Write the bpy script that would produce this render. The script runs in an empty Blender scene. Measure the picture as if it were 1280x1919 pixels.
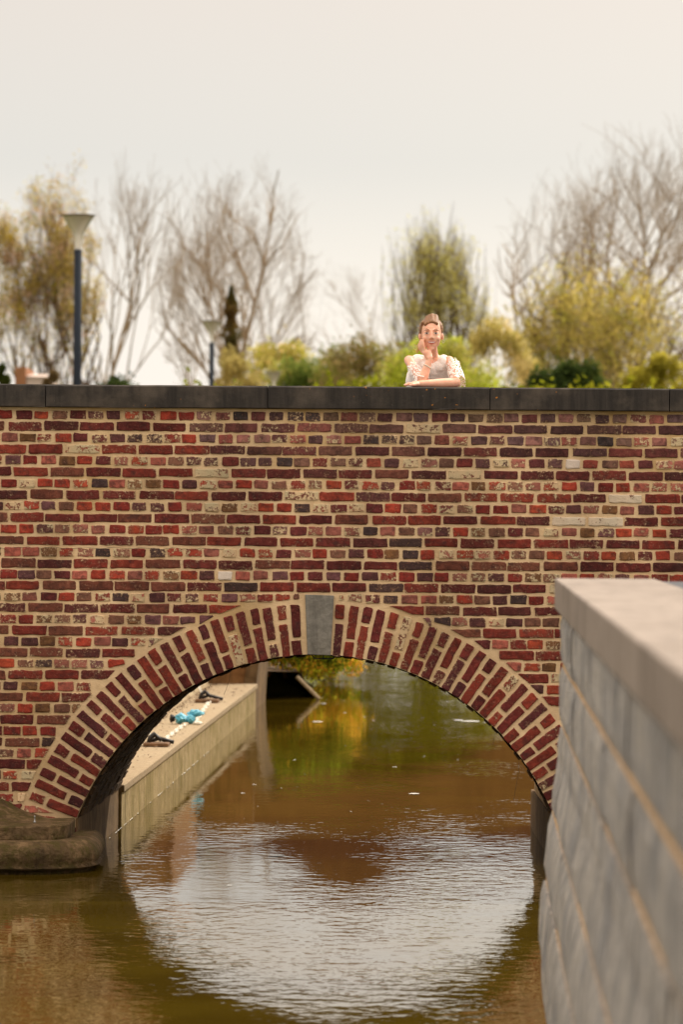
import bpy, bmesh, math, random
import numpy as np
from mathutils import Vector, Matrix, noise as mnoise

C = bpy.context.scene
COL = C.collection
R = random.Random(7)

# ---------------------------------------------------------------- camera, light, exposure
F = 8160.0            # focal length in photo pixels
EYE = 1.92            # eye above the water
D0 = 24.0             # distance of the bridge face
HOR = 968.0
ROLL = 0.0070
cam = bpy.data.cameras.new('camera')
cam_ob = bpy.data.objects.new('camera', cam)
COL.objects.link(cam_ob)
cam.sensor_width = 36.0
cam.lens = F / 1919 * 36
cam.shift_y = (HOR - 959.5) / 1919
cam.clip_start = 0.05
cam.clip_end = 6000
cam.dof.use_dof = True
cam.dof.focus_distance = 24.05
cam.dof.aperture_fstop = (cam.lens / 1000) / 0.031
cam_ob.matrix_world = Matrix.Translation((0, 0, EYE)) @ Matrix.Rotation(math.radians(90), 4, 'X') @ Matrix.Rotation(math.atan(ROLL), 4, 'Z')
C.camera = cam_ob

SUN_EL, SUN_AZ = math.radians(40), math.radians(42)      # azimuth from +Y towards +X
world = bpy.data.worlds.new('World')
C.world = world
world.use_nodes = True
wn, wl = world.node_tree.nodes, world.node_tree.links
wn.clear()
wo = wn.new('ShaderNodeOutputWorld')
sky = wn.new('ShaderNodeTexSky'); sky.sky_type = 'NISHITA'; sky.sun_disc = False
sky.sun_elevation = SUN_EL; sky.sun_rotation = SUN_AZ; sky.dust_density = 3.0
b1 = wn.new('ShaderNodeBackground'); b1.inputs['Strength'].default_value = 0.05
wl.new(sky.outputs[0], b1.inputs[0])
tc = wn.new('ShaderNodeTexCoord'); sp = wn.new('ShaderNodeSeparateXYZ')
wl.new(tc.outputs['Generated'], sp.inputs[0])
rp = wn.new('ShaderNodeValToRGB')
wl.new(sp.outputs[2], rp.inputs[0])
e = rp.color_ramp.elements
stops = [(0.0, (.92, .88, .84)), (0.045, (.76, .715, .67)), (0.08, (.53, .505, .485)), (0.12, (.57, .48, .41)), (0.30, (1.02, .88, .75)), (0.55, (1.6, 1.39, 1.15)), (1.0, (2.2, 1.94, 1.60))]
e[0].position, e[0].color = stops[0][0], (*stops[0][1], 1)
e[1].position, e[1].color = stops[-1][0], (*stops[-1][1], 1)
for p, c in stops[1:-1]:
    k = e.new(p); k.color = (*c, 1)
b2 = wn.new('ShaderNodeBackground'); b2.inputs['Strength'].default_value = 1.0
wl.new(rp.outputs[0], b2.inputs[0])
ad = wn.new('ShaderNodeAddShader')
wl.new(b1.outputs[0], ad.inputs[0]); wl.new(b2.outputs[0], ad.inputs[1]); wl.new(ad.outputs[0], wo.inputs[0])

sun = bpy.data.lights.new('sun', 'SUN')
sun.energy = 3.2; sun.angle = math.radians(0.6); sun.color = (1.0, .93, .80)
sun_ob = bpy.data.objects.new('sun', sun); COL.objects.link(sun_ob)
sdir = Vector((math.sin(SUN_AZ) * math.cos(SUN_EL), math.cos(SUN_AZ) * math.cos(SUN_EL), math.sin(SUN_EL)))
sun_ob.rotation_euler = sdir.to_track_quat('Z', 'Y').to_euler()
sun_ob.location = (10, 60, 40)

C.view_settings.view_transform = 'Standard'
C.view_settings.look = 'None'
C.view_settings.exposure = 0.0
C.view_settings.gamma = 1.0
C.view_settings.use_curve_mapping = False
C.render.engine = 'CYCLES'
C.cycles.use_denoising = True
C.cycles.max_bounces = 8
C.cycles.transparent_max_bounces = 24
C.cycles.caustics_reflective = False
C.cycles.caustics_refractive = False

# ---------------------------------------------------------------- helpers
def un(x, y):
    return x + (y - 959.5) * ROLL, y - (x - 640) * ROLL

def W(x, y, d):
    """photo pixel at distance d"""
    x, y = un(x, y)
    return Vector(((x - 640) * d / F, d, EYE - (y - HOR) * d / F))

def U(x, y, d=D0):
    """pixel already unrolled"""
    return Vector(((x - 640) * d / F, d, EYE - (y - HOR) * d / F))

def lin(r, g, b, k=1.0):
    def f(c):
        c /= 255
        return (c / 12.92 if c <= .04045 else ((c + .055) / 1.055) ** 2.4) * k
    return (f(r), f(g), f(b))

def mesh_from(name, V, Fc, smooth=False):
    me = bpy.data.meshes.new(name)
    me.from_pydata([tuple(v) for v in V], [], Fc)
    if smooth:
        me.polygons.foreach_set('use_smooth', [True] * len(me.polygons))
    return me

def link(name, me, mat=None, parent=None, kind=None, label=None):
    o = bpy.data.objects.new(name, me)
    COL.objects.link(o)
    if mat is not None and not me.materials:
        me.materials.append(mat)
    if parent is not None:
        o.parent = parent
    if kind:
        o['kind'] = kind
    if label:
        o['label'] = label
    return o

def tag(o, label, cat, group=None, kind=None):
    o['label'] = label
    o['category'] = cat
    if group: o['group'] = group
    if kind: o['kind'] = kind
    return o

def thing(name, label, cat, loc=(0, 0, 0), group=None):
    o = bpy.data.objects.new(name, None)
    o.empty_display_size = .1
    COL.objects.link(o)
    o.location = loc
    return tag(o, label, cat, group)

class MB:
    """collects geometry in world coordinates"""
    def __init__(s):
        s.V, s.F = [], []
    def add(s, V, Fc):
        n = len(s.V)
        s.V += [tuple(v) for v in V]
        s.F += [tuple(i + n for i in f) for f in Fc]
    def box(s, x0, x1, y0, y1, z0, z1, shear=0.0):
        V = [(x0, y0, z0), (x1, y0, z0), (x1 + shear, y1, z0), (x0 + shear, y1, z0), (x0, y0, z1), (x1, y0, z1), (x1 + shear, y1, z1), (x0 + shear, y1, z1)]
        s.add(V, [(0, 3, 2, 1), (4, 5, 6, 7), (0, 1, 5, 4), (1, 2, 6, 5), (2, 3, 7, 6), (3, 0, 4, 7)])
    def hexa(s, P):
        s.add(P, [(0, 3, 2, 1), (4, 5, 6, 7), (0, 1, 5, 4), (1, 2, 6, 5), (2, 3, 7, 6), (3, 0, 4, 7)])
    def tube(s, pts, rs, n=8, cap=True):
        pts = [Vector(p) for p in pts]
        if not hasattr(rs, '__len__'): rs = [rs] * len(pts)
        base = len(s.V)
        for i, p in enumerate(pts):
            t = (pts[min(i + 1, len(pts) - 1)] - pts[max(i - 1, 0)]).normalized()
            a = t.orthogonal().normalized() if i == 0 else (a - t * a.dot(t)).normalized()
            b = t.cross(a)
            for k in range(n):
                w = 2 * math.pi * k / n
                s.V.append(tuple(p + (a * math.cos(w) + b * math.sin(w)) * rs[i]))
        for i in range(len(pts) - 1):
            for k in range(n):
                k2 = (k + 1) % n
                s.F.append((base + i * n + k, base + i * n + k2, base + (i + 1) * n + k2, base + (i + 1) * n + k))
        if cap:
            s.F.append(tuple(base + k for k in range(n))[::-1])
            s.F.append(tuple(base + (len(pts) - 1) * n + k for k in range(n)))
    def lathe(s, c, prof, n=32):
        c = Vector(c); base = len(s.V)
        for r, z in prof:
            for k in range(n):
                w = 2 * math.pi * k / n
                s.V.append((c.x + r * math.cos(w), c.y + r * math.sin(w), c.z + z))
        for i in range(len(prof) - 1):
            for k in range(n):
                k2 = (k + 1) % n
                s.F.append((base + i * n + k, base + i * n + k2, base + (i + 1) * n + k2, base + (i + 1) * n + k))
    def build(s, name, mat, parent=None, smooth=False, origin=None, kind=None, label=None, bevel=0, seg=1):
        V = s.V
        if parent is not None:
            l = parent_loc(parent)
            V = [(v[0] - l[0], v[1] - l[1], v[2] - l[2]) for v in V]
        me = mesh_from(name, V, s.F, smooth)
        if bevel:
            bm = bmesh.new(); bm.from_mesh(me)
            bmesh.ops.bevel(bm, geom=bm.edges[:] + bm.verts[:], offset=bevel, segments=seg, affect='EDGES', profile=.5)
            bm.to_mesh(me); bm.free()
        return link(name, me, mat, parent, kind, label)

def parent_loc(p):
    l = Vector((0, 0, 0))
    while p is not None:
        l = l + Vector(p.location); p = p.parent
    return l

# ---------------------------------------------------------------- materials
def newmat(name):
    m = bpy.data.materials.new(name); m.use_nodes = True
    nt = m.node_tree; nt.nodes.clear()
    out = nt.nodes.new('ShaderNodeOutputMaterial')
    return m, nt, out

class NT:
    def __init__(s, nt): s.nt = nt; s.n = nt.nodes; s.l = nt.links
    def new(s, t, **kw):
        n = s.n.new(t)
        for k, v in kw.items(): setattr(n, k, v)
        return n
    def inp(s, n, k, v):
        if v is None: return
        if hasattr(v, 'is_output') or isinstance(v, bpy.types.NodeSocket): s.l.new(v, n.inputs[k])
        else: n.inputs[k].default_value = v
    def noise(s, vec, scale, detail=4, rough=.55, dist=0.0):
        n = s.new('ShaderNodeTexNoise'); s.inp(n, 'Vector', vec); s.inp(n, 'Scale', scale); s.inp(n, 'Detail', detail); s.inp(n, 'Roughness', rough); s.inp(n, 'Distortion', dist)
        return n.outputs['Fac']
    def math(s, op, a, b=0.0, c=None, clamp=False):
        n = s.new('ShaderNodeMath', operation=op, use_clamp=clamp); s.inp(n, 0, a); s.inp(n, 1, b)
        if c is not None: s.inp(n, 2, c)
        return n.outputs[0]
    def mix(s, f, a, b, mode='MIX'):
        n = s.new('ShaderNodeMix', data_type='RGBA', blend_type=mode)
        s.inp(n, 0, f)
        s.inp(n, 6, a if isinstance(a, bpy.types.NodeSocket) else (*a[:3], 1))
        s.inp(n, 7, b if isinstance(b, bpy.types.NodeSocket) else (*b[:3], 1))
        return n.outputs[2]
    def step(s, v, a, b, o0=0.0, o1=1.0):
        n = s.new('ShaderNodeMapRange', interpolation_type='SMOOTHSTEP'); s.inp(n, 0, v); s.inp(n, 1, a); s.inp(n, 2, b); s.inp(n, 3, o0); s.inp(n, 4, o1)
        return n.outputs[0]
    def scalevec(s, vec, sc):
        n = s.new('ShaderNodeVectorMath', operation='MULTIPLY'); s.inp(n, 0, vec); n.inputs[1].default_value = sc
        return n.outputs[0]
    def bump(s, h, dist, strength=1.0, normal=None):
        n = s.new('ShaderNodeBump'); s.inp(n, 'Height', h); s.inp(n, 'Distance', dist); s.inp(n, 'Strength', strength)
        if normal is not None: s.inp(n, 'Normal', normal)
        return n.outputs[0]
    def pos(s):
        return s.new('ShaderNodeNewGeometry').outputs['Position']

def principled(g, out, col, rough=.8, normal=None, spec=.3, **kw):
    p = g.new('ShaderNodeBsdfPrincipled')
    g.inp(p, 'Base Color', col if isinstance(col, bpy.types.NodeSocket) else (*col[:3], 1))
    g.inp(p, 'Roughness', rough); g.inp(p, 'Specular IOR Level', spec)
    if normal is not None: g.inp(p, 'Normal', normal)
    for k, v in kw.items(): g.inp(p, k.replace('_', ' '), v)
    g.l.new(p.outputs[0], out.inputs[0])
    return p

def simple(name, col, rough=.7, var=.25, scale=20, bump=.0, spec=.3, **kw):
    m, nt, out = newmat(name); g = NT(nt); P = g.pos()
    n = g.noise(P, scale, 5)
    c = g.mix(g.step(n, .3, .7), tuple(x * (1 - var) for x in col), tuple(x * (1 + var) for x in col))
    nm = g.bump(n, bump) if bump else None
    principled(g, out, c, rough, nm, spec, **kw)
    return m

MORT = lin(226, 196, 154, 1.0)
def mat_brick():
    m, nt, out = newmat('old_brick'); g = NT(nt); P = g.pos()
    at = g.new('ShaderNodeAttribute', attribute_name='tint'); ed = g.new('ShaderNodeAttribute', attribute_name='edge')
    n1 = g.noise(P, 95, 6, .65); n2 = g.noise(P, 26, 5, .6, .4); n3 = g.noise(P, 9, 3)
    nn = g.math('ADD', g.math('MULTIPLY', n1, .5), g.math('MULTIPLY', n2, .5))
    # body colour
    k = g.step(n2, .30, .70, 0.0, 1.0)
    body = g.mix(1.0, at.outputs['Color'], g.mix(k, (.56, .58, .58), (1.26, 1.34, 1.30)), 'MULTIPLY')
    fl = g.step(g.noise(P, 110, 5, .75), .60, .68)
    body = g.mix(g.math('MULTIPLY', fl, .55), body, lin(196, 160, 126))
    speck = g.step(g.noise(P, 150, 4, .7), .58, .70)
    body = g.mix(g.math('MULTIPLY', speck, .55), body, lin(48, 32, 30))
    soot = g.step(g.noise(P, 17, 6, .7), .50, .66)
    body = g.mix(g.math('MULTIPLY', soot, .62), body, lin(66, 44, 42))
    pink = g.step(g.noise(g.scalevec(P, (1, 1, 1.7)), 33, 5, .7), .56, .72)
    body = g.mix(g.math('MULTIPLY', pink, .35), body, lin(170, 110, 92))
    # old mortar smeared over the brick, more of it near the edges
    e1 = g.step(ed.outputs['Fac'], 0.0, .9, .07, 0.0)
    thr = g.math('ADD', at.outputs['Alpha'], e1)
    sm = g.math('SUBTRACT', thr, nn)
    mask = g.step(sm, 0.0, .035)
    dust = g.step(sm, -.10, .02)
    body = g.mix(g.math('MULTIPLY', dust, .30), body, lin(196, 150, 120))
    lime = g.mix(g.step(n3, .35, .65), MORT, lin(205, 188, 150))
    white = g.step(at.outputs['Alpha'], .59, .61)
    lime = g.mix(white, lime, lin(235, 220, 205))
    c = g.mix(g.math('MULTIPLY', mask, .88), body, lime)
    ws = g.step(g.noise(g.scalevec(P, (2.6, 1, .9)), 1.0, 5, .6), .34, .66, .74, 1.12)
    c = g.mix(1.0, c, ws, 'MULTIPLY')
    h = g.math('ADD', g.math('MULTIPLY', n1, .8), g.math('MULTIPLY', mask, .5))
    h = g.math('ADD', h, n2)
    principled(g, out, c, .88, g.bump(h, .0045, .9), .2)
    return m

def mat_mortar():
    m, nt, out = newmat('lime_mortar'); g = NT(nt); P = g.pos()
    n1 = g.noise(P, 130, 6, .7); n2 = g.noise(P, 5, 5, .6); n3 = g.noise(P, 1.6, 4, .6)
    c = g.mix(g.step(n2, .3, .7), lin(216, 184, 144), lin(236, 206, 164))
    c = g.mix(g.step(n3, .45, .75), c, lin(196, 162, 112))
    c = g.mix(g.step(n1, .62, .8, 0, .5), c, lin(150, 115, 75))
    z = g.new('ShaderNodeSeparateXYZ'); g.l.new(P, z.inputs[0])
    # soot and damp below the coping, damp near the footing
    ws = g.step(g.noise(g.scalevec(P, (2.6, 1, .9)), 1.0, 5, .6), .34, .66, .80, 1.05)
    c = g.mix(1.0, c, ws, 'MULTIPLY')
    low = g.step(z.outputs[2], .15, .75, .55, 0.0)
    low = g.math('MULTIPLY', low, g.step(n2, .3, .65))
    c = g.mix(low, c, lin(120, 92, 58))
    h = g.math('ADD', g.math('MULTIPLY', n1, .5), g.noise(P, 24, 4))
    principled(g, out, c, .92, g.bump(h, .008, .8), .15)
    return m

def mat_coping():
    m, nt, out = newmat('dark_bluestone'); g = NT(nt); P = g.pos()
    st = g.noise(g.scalevec(P, (30, 30, 2.2)), 1.0, 5, .65)
    n2 = g.noise(P, 3.5, 5, .6); n1 = g.noise(P, 60, 5, .7)
    c = g.mix(g.step(st, .3, .7), lin(38, 33, 29), lin(60, 53, 47))
    c = g.mix(g.step(n2, .45, .7), c, lin(88, 78, 68))
    lic = g.math('MULTIPLY', g.step(g.noise(P, 42, 2, .5), .70, .73), g.step(g.noise(P, 2.1, 2), .48, .6))
    c = g.mix(lic, c, lin(190, 120, 30))
    wsp = g.math('MULTIPLY', g.step(g.noise(g.scalevec(P, (1, 1, 1)), 55, 3, .6), .72, .76), g.step(g.noise(P, 1.7, 2), .45, .6))
    c = g.mix(wsp, c, lin(165, 155, 145))
    comb = g.new('ShaderNodeTexWave', wave_type='BANDS', bands_direction='X'); g.inp(comb, 'Vector', P); g.inp(comb, 'Scale', 60.0); g.inp(comb, 'Distortion', 1.0)
    h = g.math('ADD', g.math('MULTIPLY', comb.outputs['Fac'], .3), n1)
    principled(g, out, c, .7, g.bump(h, .002), .35)
    return m

def mat_stone(name, ca, cb, cc, scale=1.0, rough=.85, bump=.01, streak=0.0, moss=None, mossz=None):
    m, nt, out = newmat(name); g = NT(nt); P = g.pos()
    n1 = g.noise(P, 70 * scale, 6, .7); n2 = g.noise(P, 9 * scale, 5, .6, .3); n3 = g.noise(P, 1.8 * scale, 4, .6)
    c = g.mix(g.step(n2, .3, .7), ca, cb)
    c = g.mix(g.step(n3, .42, .68, 0, .8), c, cc)
    c = g.mix(g.step(n1, .55, .75, 0, .35), c, tuple(x * .45 for x in ca))
    if streak:
        s = g.noise(g.scalevec(P, (14, 14, 1.1)), 1.0, 5, .65)
        c = g.mix(g.step(s, .48, .68, 0, streak), c, tuple(x * .32 for x in cc))
    if moss:
        z = g.new('ShaderNodeSeparateXYZ'); g.l.new(P, z.inputs[0])
        mk = g.step(g.noise(P, 9, 7, .75), .46, .60)
        if mossz: mk = g.math('MULTIPLY', mk, g.step(z.outputs[2], mossz[0], mossz[1], 1.0, 0.0))
        c = g.mix(g.math('MULTIPLY', mk, .85), c, moss)
    h = g.math('ADD', g.math('MULTIPLY', n1, .35), n2)
    principled(g, out, c, rough, g.bump(h, bump), .25)
    return m

def mat_leaf(name, trans=.5):
    m, nt, out = newmat(name); g = NT(nt)
    at = g.new('ShaderNodeAttribute', attribute_name='tint')
    d = g.new('ShaderNodeBsdfDiffuse'); t = g.new('ShaderNodeBsdfTranslucent'); mx = g.new('ShaderNodeMixShader')
    g.l.new(at.outputs['Color'], d.inputs[0]); g.l.new(at.outputs['Color'], t.inputs[0])
    mx.inputs[0].default_value = trans
    g.l.new(d.outputs[0], mx.inputs[1]); g.l.new(t.outputs[0], mx.inputs[2]); g.l.new(mx.outputs[0], out.inputs[0])
    return m

def mat_water():
    m, nt, out = newmat('murky_water'); g = NT(nt); P = g.pos()
    a = g.noise(g.scalevec(P, (1, .70, 1)), 10.0, 2.5, .5, .15)
    b = g.noise(P, 30, 2, .5)
    c = g.noise(P, 1.1, 3, .5)
    calm = g.step(g.noise(g.scalevec(P, (.8, .35, 1)), 1.0, 2), .38, .62, .22, 1.15)
    h = g.math('ADD', g.math('MULTIPLY', a, 1.0), g.math('MULTIPLY', b, .05))
    h = g.math('MULTIPLY', h, calm)
    sy = g.new('ShaderNodeSeparateXYZ'); g.l.new(P, sy.inputs[0])
    near = g.step(sy.outputs[1], 24.0, 27.0, 1.0, .65)
    h = g.math('MULTIPLY', h, near)
    nm = g.bump(h, .0034, 1.0)
    col = g.mix(g.step(c, .35, .65), (.058, .036, .003), (.076, .049, .004))
    principled(g, out, col, .02, nm, .5, IOR=1.42)
    return m

M = {}
M['brick'] = mat_brick()
M['mortar'] = mat_mortar()
M['coping'] = mat_coping()
M['keystone'] = mat_stone('grey_keystone', lin(116, 112, 104), lin(142, 137, 128), lin(128, 122, 112), 3.5, .8, .006, .35)
M['footing'] = mat_stone('mossy_stone', lin(158, 128, 92), lin(112, 88, 58), lin(92, 72, 46), 3.0, .75, .05, 0.55, lin(92, 80, 36), None)
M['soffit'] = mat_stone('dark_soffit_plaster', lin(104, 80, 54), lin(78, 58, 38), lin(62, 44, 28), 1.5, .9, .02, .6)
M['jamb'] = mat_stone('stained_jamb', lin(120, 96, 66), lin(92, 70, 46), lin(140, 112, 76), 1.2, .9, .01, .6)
M['concrete'] = mat_stone('pale_concrete', lin(176, 154, 112), lin(146, 126, 86), lin(126, 110, 58), 1.6, .9, .014, .6)
M['concrete_top'] = mat_stone('sandy_concrete', lin(184, 164, 134), lin(150, 130, 102), lin(168, 146, 116), 3.0, .9, .02)
M['slabs'] = mat_stone('pale_sloped_slabs', lin(206, 190, 160), lin(176, 156, 122), lin(150, 124, 90), 2.2, .9, .03)
M['grey_stone'] = mat_stone('rock_faced_bluestone', lin(196, 190, 184), lin(222, 214, 204), lin(156, 156, 160), 2.2, .85, .04, .75, lin(92, 80, 50), (-.2, .45))
M['grey_coping'] = mat_stone('sawn_bluestone', lin(146, 133, 122), lin(160, 146, 135), lin(132, 119, 108), 1.5, .8, .006, .75)
M['grey_joint'] = simple('sandy_pointing', lin(200, 164, 120), .9, .15, 40, .003)
M['slate'] = simple('dark_paving', lin(52, 50, 54), .6, .2, 14, .003)
M['ground'] = mat_stone('grassy_ground', lin(80, 88, 36), lin(96, 92, 44), lin(84, 72, 40), .4, .95, .03)
M['gravel'] = mat_stone('gravel_bank', lin(150, 124, 86), lin(122, 98, 62), lin(168, 140, 100), 1.2, .95, .03)
M['water'] = mat_water()
M['leaf'] = mat_leaf('thin_leaves', .58)
M['bark'] = simple('bark', lin(96, 74, 52), .9, .3, 6)
M['greybark'] = simple('grey_bark', lin(158, 136, 108), .9, .3, 6)
M['iron'] = simple('black_iron', (.012, .012, .013), .45, .2, 30)
M['pole'] = simple('anthracite_paint', lin(40, 45, 54), .75, .1, 20, spec=.15)
M['lid'] = simple('lid_metal', lin(92, 78, 60), .4, .1, 20)
M['steel'] = simple('zinc_steel', lin(150, 148, 145), .35, .1, 30, Metallic=.7)

def addattr(me, tint=None, edge=None):
    if tint is not None:
        a = me.attributes.new('tint', 'FLOAT_COLOR', 'POINT'); a.data.foreach_set('color', np.asarray(tint, dtype=np.float32).ravel())
    if edge is not None:
        a = me.attributes.new('edge', 'FLOAT', 'POINT'); a.data.foreach_set('value', np.asarray(edge, dtype=np.float32).ravel())

# ================================================================ SETTING
SK = 0.0311                                  # canal axis drift in X per metre of distance
def XL(d): return -1.340 + SK * (d - 26.8)   # left waterline wall

def loft(name, secs, mat, kind='structure'):
    V, Fc = [], []
    n = len(secs[0][1])
    for d, pr in secs:
        for x, z in pr: V.append((x, d, z))
    for i in range(len(secs) - 1):
        for j in range(n - 1):
            a = i * n + j
            Fc.append((a, a + 1, a + n + 1, a + n))
    me = mesh_from(name, V, Fc)
    return link(name, me, mat, None, kind)

m = MB(); m.add([(-12, -12, 0), (12, -12, 0), (12, 420, 0), (-12, 420, 0)], [(0, 1, 2, 3)])
wt = m.build('water', M['water'], kind='structure'); wt['label'] = 'murky brown canal water with small ripples'

L1 = [(d, [(-3.0, -.4), (-3.1, .45), (-4.3, 1.5), (-12.2, 1.6), (-900, 1.6)]) for d in (-60, 0, 12, 24.0)]
loft('left_bank_ground', L1, M['ground'])
L2 = [(d, [(XL(d) - .62, .2), (XL(d) - 1.25, 1.02), (XL(d) - 2.2, 1.5), (-12.2, 1.58), (-900, 1.58)]) for d in (25.0, 30, 36, 43.2)]
L2 += [(43.4, [(-1.9, -.2), (-2.0, .9), (-2.4, 1.5), (-12.2, 1.58), (-900, 1.58)]), (47.0, [(-1.9, -.2), (-2.0, .9), (-2.4, 1.5), (-12.2, 1.58), (-900, 1.58)]), (47.2, [(-.17, -.1), (-.6, .12), (-1.6, 1.0), (-12.2, 1.58), (-900, 1.58)])]
L2 += [(57.6, [(.33, -.1), (-.2, .12), (-2.0, 1.5), (-12.2, 1.58), (-900, 1.58)])]
L2 += [(d, [(-2.2, -.2), (-2.8, .9), (-3.6, 1.5), (-12.2, 1.58), (-900, 1.58)]) for d in (59.9, 100, 400)]
L2 += [(d, [(12, 1.5), (4, 1.5), (-3.6, 1.5), (-12.2, 1.58), (-900, 1.58)]) for d in (420, 2500)]
loft('far_left_ground', L2, M['ground'])
R1 = [(d, [(2.9, -.2), (3.3, .6), (4.6, 1.5), (12.2, 1.58), (900, 1.58)]) for d in (15.72, 24.0)]
loft('right_bank_ground', R1, M['ground'])
R2 = [(d, [(2.5 + SK * (d - 26), -.2), (2.9 + SK * (d - 26), .8), (4.2 + SK * (d - 26), 1.5), (14.5, 1.58), (900, 1.58)]) for d in (25.0, 42, 59.9)]
R2 += [(d, [(4.2, -.2), (4.6, .9), (5.4, 1.5), (14.5, 1.58), (900, 1.58)]) for d in (62, 100, 400)]
R2 += [(d, [(4.0, 1.5), (4.6, 1.5), (5.4, 1.5), (14.5, 1.58), (900, 1.58)]) for d in (420, 2500)]
loft('far_right_ground', R2, M['ground'])

# ================================================================ BRICK BRIDGE
CX, CY, RI, RO = 596.0, 1708.0, 480.0, 578.0
bridge = thing('brick_bridge', 'low red brick arch bridge over the canal with dark stone coping and grey keystone', 'bridge', (-.13, 24.9, 0))
S = 1 / 340.0
def arch_pts(rad, a0, a1, n):
    return [(CX + rad * math.sin(a0 + (a1 - a0) * i / n), CY - rad * math.cos(a0 + (a1 - a0) * i / n)) for i in range(n + 1)]
DECK = 1.65
SPR = math.radians(69.6)
def xz(p):
    v = U(p[0], p[1]); return v.x, v.z
ap = [xz(p) for p in arch_pts(RI + 1.5, -SPR, SPR, 60)]
DEP = 2.75
m = MB()
def strip(mb, top, bot, y0, y1, sh):
    """top/bot: lists of (x,z) of equal length; closed slab between y0 and y1"""
    n = len(top)
    V = [(x, y0, z) for x, z in top] + [(x, y0, z) for x, z in bot] + [(x + sh, y1, z) for x, z in top] + [(x + sh, y1, z) for x, z in bot]
    Fc = []
    for i in range(n - 1):
        Fc += [(i, i + n, i + n + 1, i + 1), (i + 2 * n, i + 1 + 2 * n, i + 1 + 3 * n, i + 3 * n),
               (i, i + 1, i + 1 + 2 * n, i + 2 * n), (i + n, i + 3 * n, i + 1 + 3 * n, i + 1 + n)]
    Fc += [(0, 2 * n, 3 * n, n), (n - 1, 2 * n - 1, 4 * n - 1, 3 * n - 1)]
    mb.add(V, Fc)
xs = [-7.0] + [p[0] for p in ap] + [7.0]
strip(m, [(x, DECK) for x, z in ap], ap, D0, D0 + DEP, SK * DEP)
m.box(-7, ap[0][0], D0, D0 + DEP, -.6, DECK, 0)
m.box(ap[-1][0], 7, D0, D0 + DEP, -.6, DECK, 0)
core = m.build('mortar_core', M['mortar'], bridge)
m = MB(); m.box(-7, 7, D0, D0 + .36, DECK + .001, 2.511)
m.build('parapet', M['mortar'], bridge)
m = MB(); m.box(-7, 7, D0 + DEP - .36, D0 + DEP, DECK + .001, 2.511)
m.build('parapet', M['mortar'], bridge)
m = MB(); m.box(-7, 7, D0 + .362, D0 + DEP - .362, DECK + .002, DECK + .05)
m.build('deck', M['slate'], bridge)

# soffit skin and jamb walls (visible inside of the barrel)
m = MB()
pa = [xz(p) for p in arch_pts(RI - 1.0, -SPR, SPR, 60)]
n = len(pa); V = []
NY = 20
for j in range(NY + 1):
    y = D0 + .10 + (DEP - .10) * j / NY
    for i, (x, z) in enumerate(pa):
        q = mnoise.noise(Vector((x * 6, y * 3, z * 6))) * .012
        V.append((x + SK * (y - D0) - q * (x + .13), y, z - abs(q)))
Fc = [(j * n + i, j * n + i + 1, (j + 1) * n + i + 1, (j + 1) * n + i) for j in range(NY) for i in range(n - 1)]
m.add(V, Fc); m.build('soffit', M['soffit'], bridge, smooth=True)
# courses of brick in the soffit, joined: too thin in the photograph to pick apart
m = MB()
for k in range(-26, 27):
    a = math.radians(2.9 + 2.54 * (abs(k) - .5)) * (1 if k > 0 else -1)
    if k == 0: continue
    for j in range(14):
        y0 = D0 + .12 + j * .215 + (.1 if k % 2 else 0); y1 = min(y0 + .195, D0 + DEP - .01)
        if y1 - y0 < .04: continue
        P = []
        for rr in (RI - 4.5 + R.uniform(-1.5, 1.5), RI + 10):
            for (yy, da) in ((y0, -.0158), (y0, .0158), (y1, .0158), (y1, -.0158)):
                x, z = xz((CX + rr * math.sin(a + da), CY - rr * math.cos(a + da)))
                P.append((x + SK * (yy - D0), yy, z))
        m.hexa(P)
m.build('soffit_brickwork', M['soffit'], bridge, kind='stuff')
for sgn in (-1, 1):
    x = pa[0][0] if sgn < 0 else pa[-1][0]
    m = MB(); zt = pa[0][1] + .01
    if sgn < 0: m.box(x - .15, x + .004, D0 + .02, D0 + DEP, -.5, zt, SK * DEP)
    else: m.box(x - .004, x + .15, D0 + .02, D0 + DEP, -.5, zt, 0)
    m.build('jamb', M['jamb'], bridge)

PAL_S = [((98, 40, 36), 6), ((88, 36, 34), 6), ((114, 44, 36), 6), ((128, 52, 40), 4), ((80, 38, 36), 3), ((108, 58, 46), 4), ((92, 50, 50), 1), ((66, 46, 44), 1), ((136, 52, 38), 1), ((116, 66, 52), 2)]
PAL_H = [((120, 42, 36), 4), ((150, 56, 42), 4), ((158, 64, 44), 2), ((98, 42, 42), 3), ((88, 50, 50), 3), ((140, 80, 70), 3), ((118, 76, 62), 3), ((66, 48, 48), 2), ((112, 74, 48), 2), ((160, 84, 72), 3), ((104, 64, 66), 2)]
PAL_A = [((96, 38, 36), 5), ((108, 42, 38), 5), ((120, 48, 38), 3), ((84, 38, 40), 3), ((132, 52, 40), 2)]
def pick(pal, rr):
    t = rr.uniform(0, sum(w for _, w in pal))
    for c, w in pal:
        t -= w
        if t <= 0: return c
    return pal[0][0]

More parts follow.
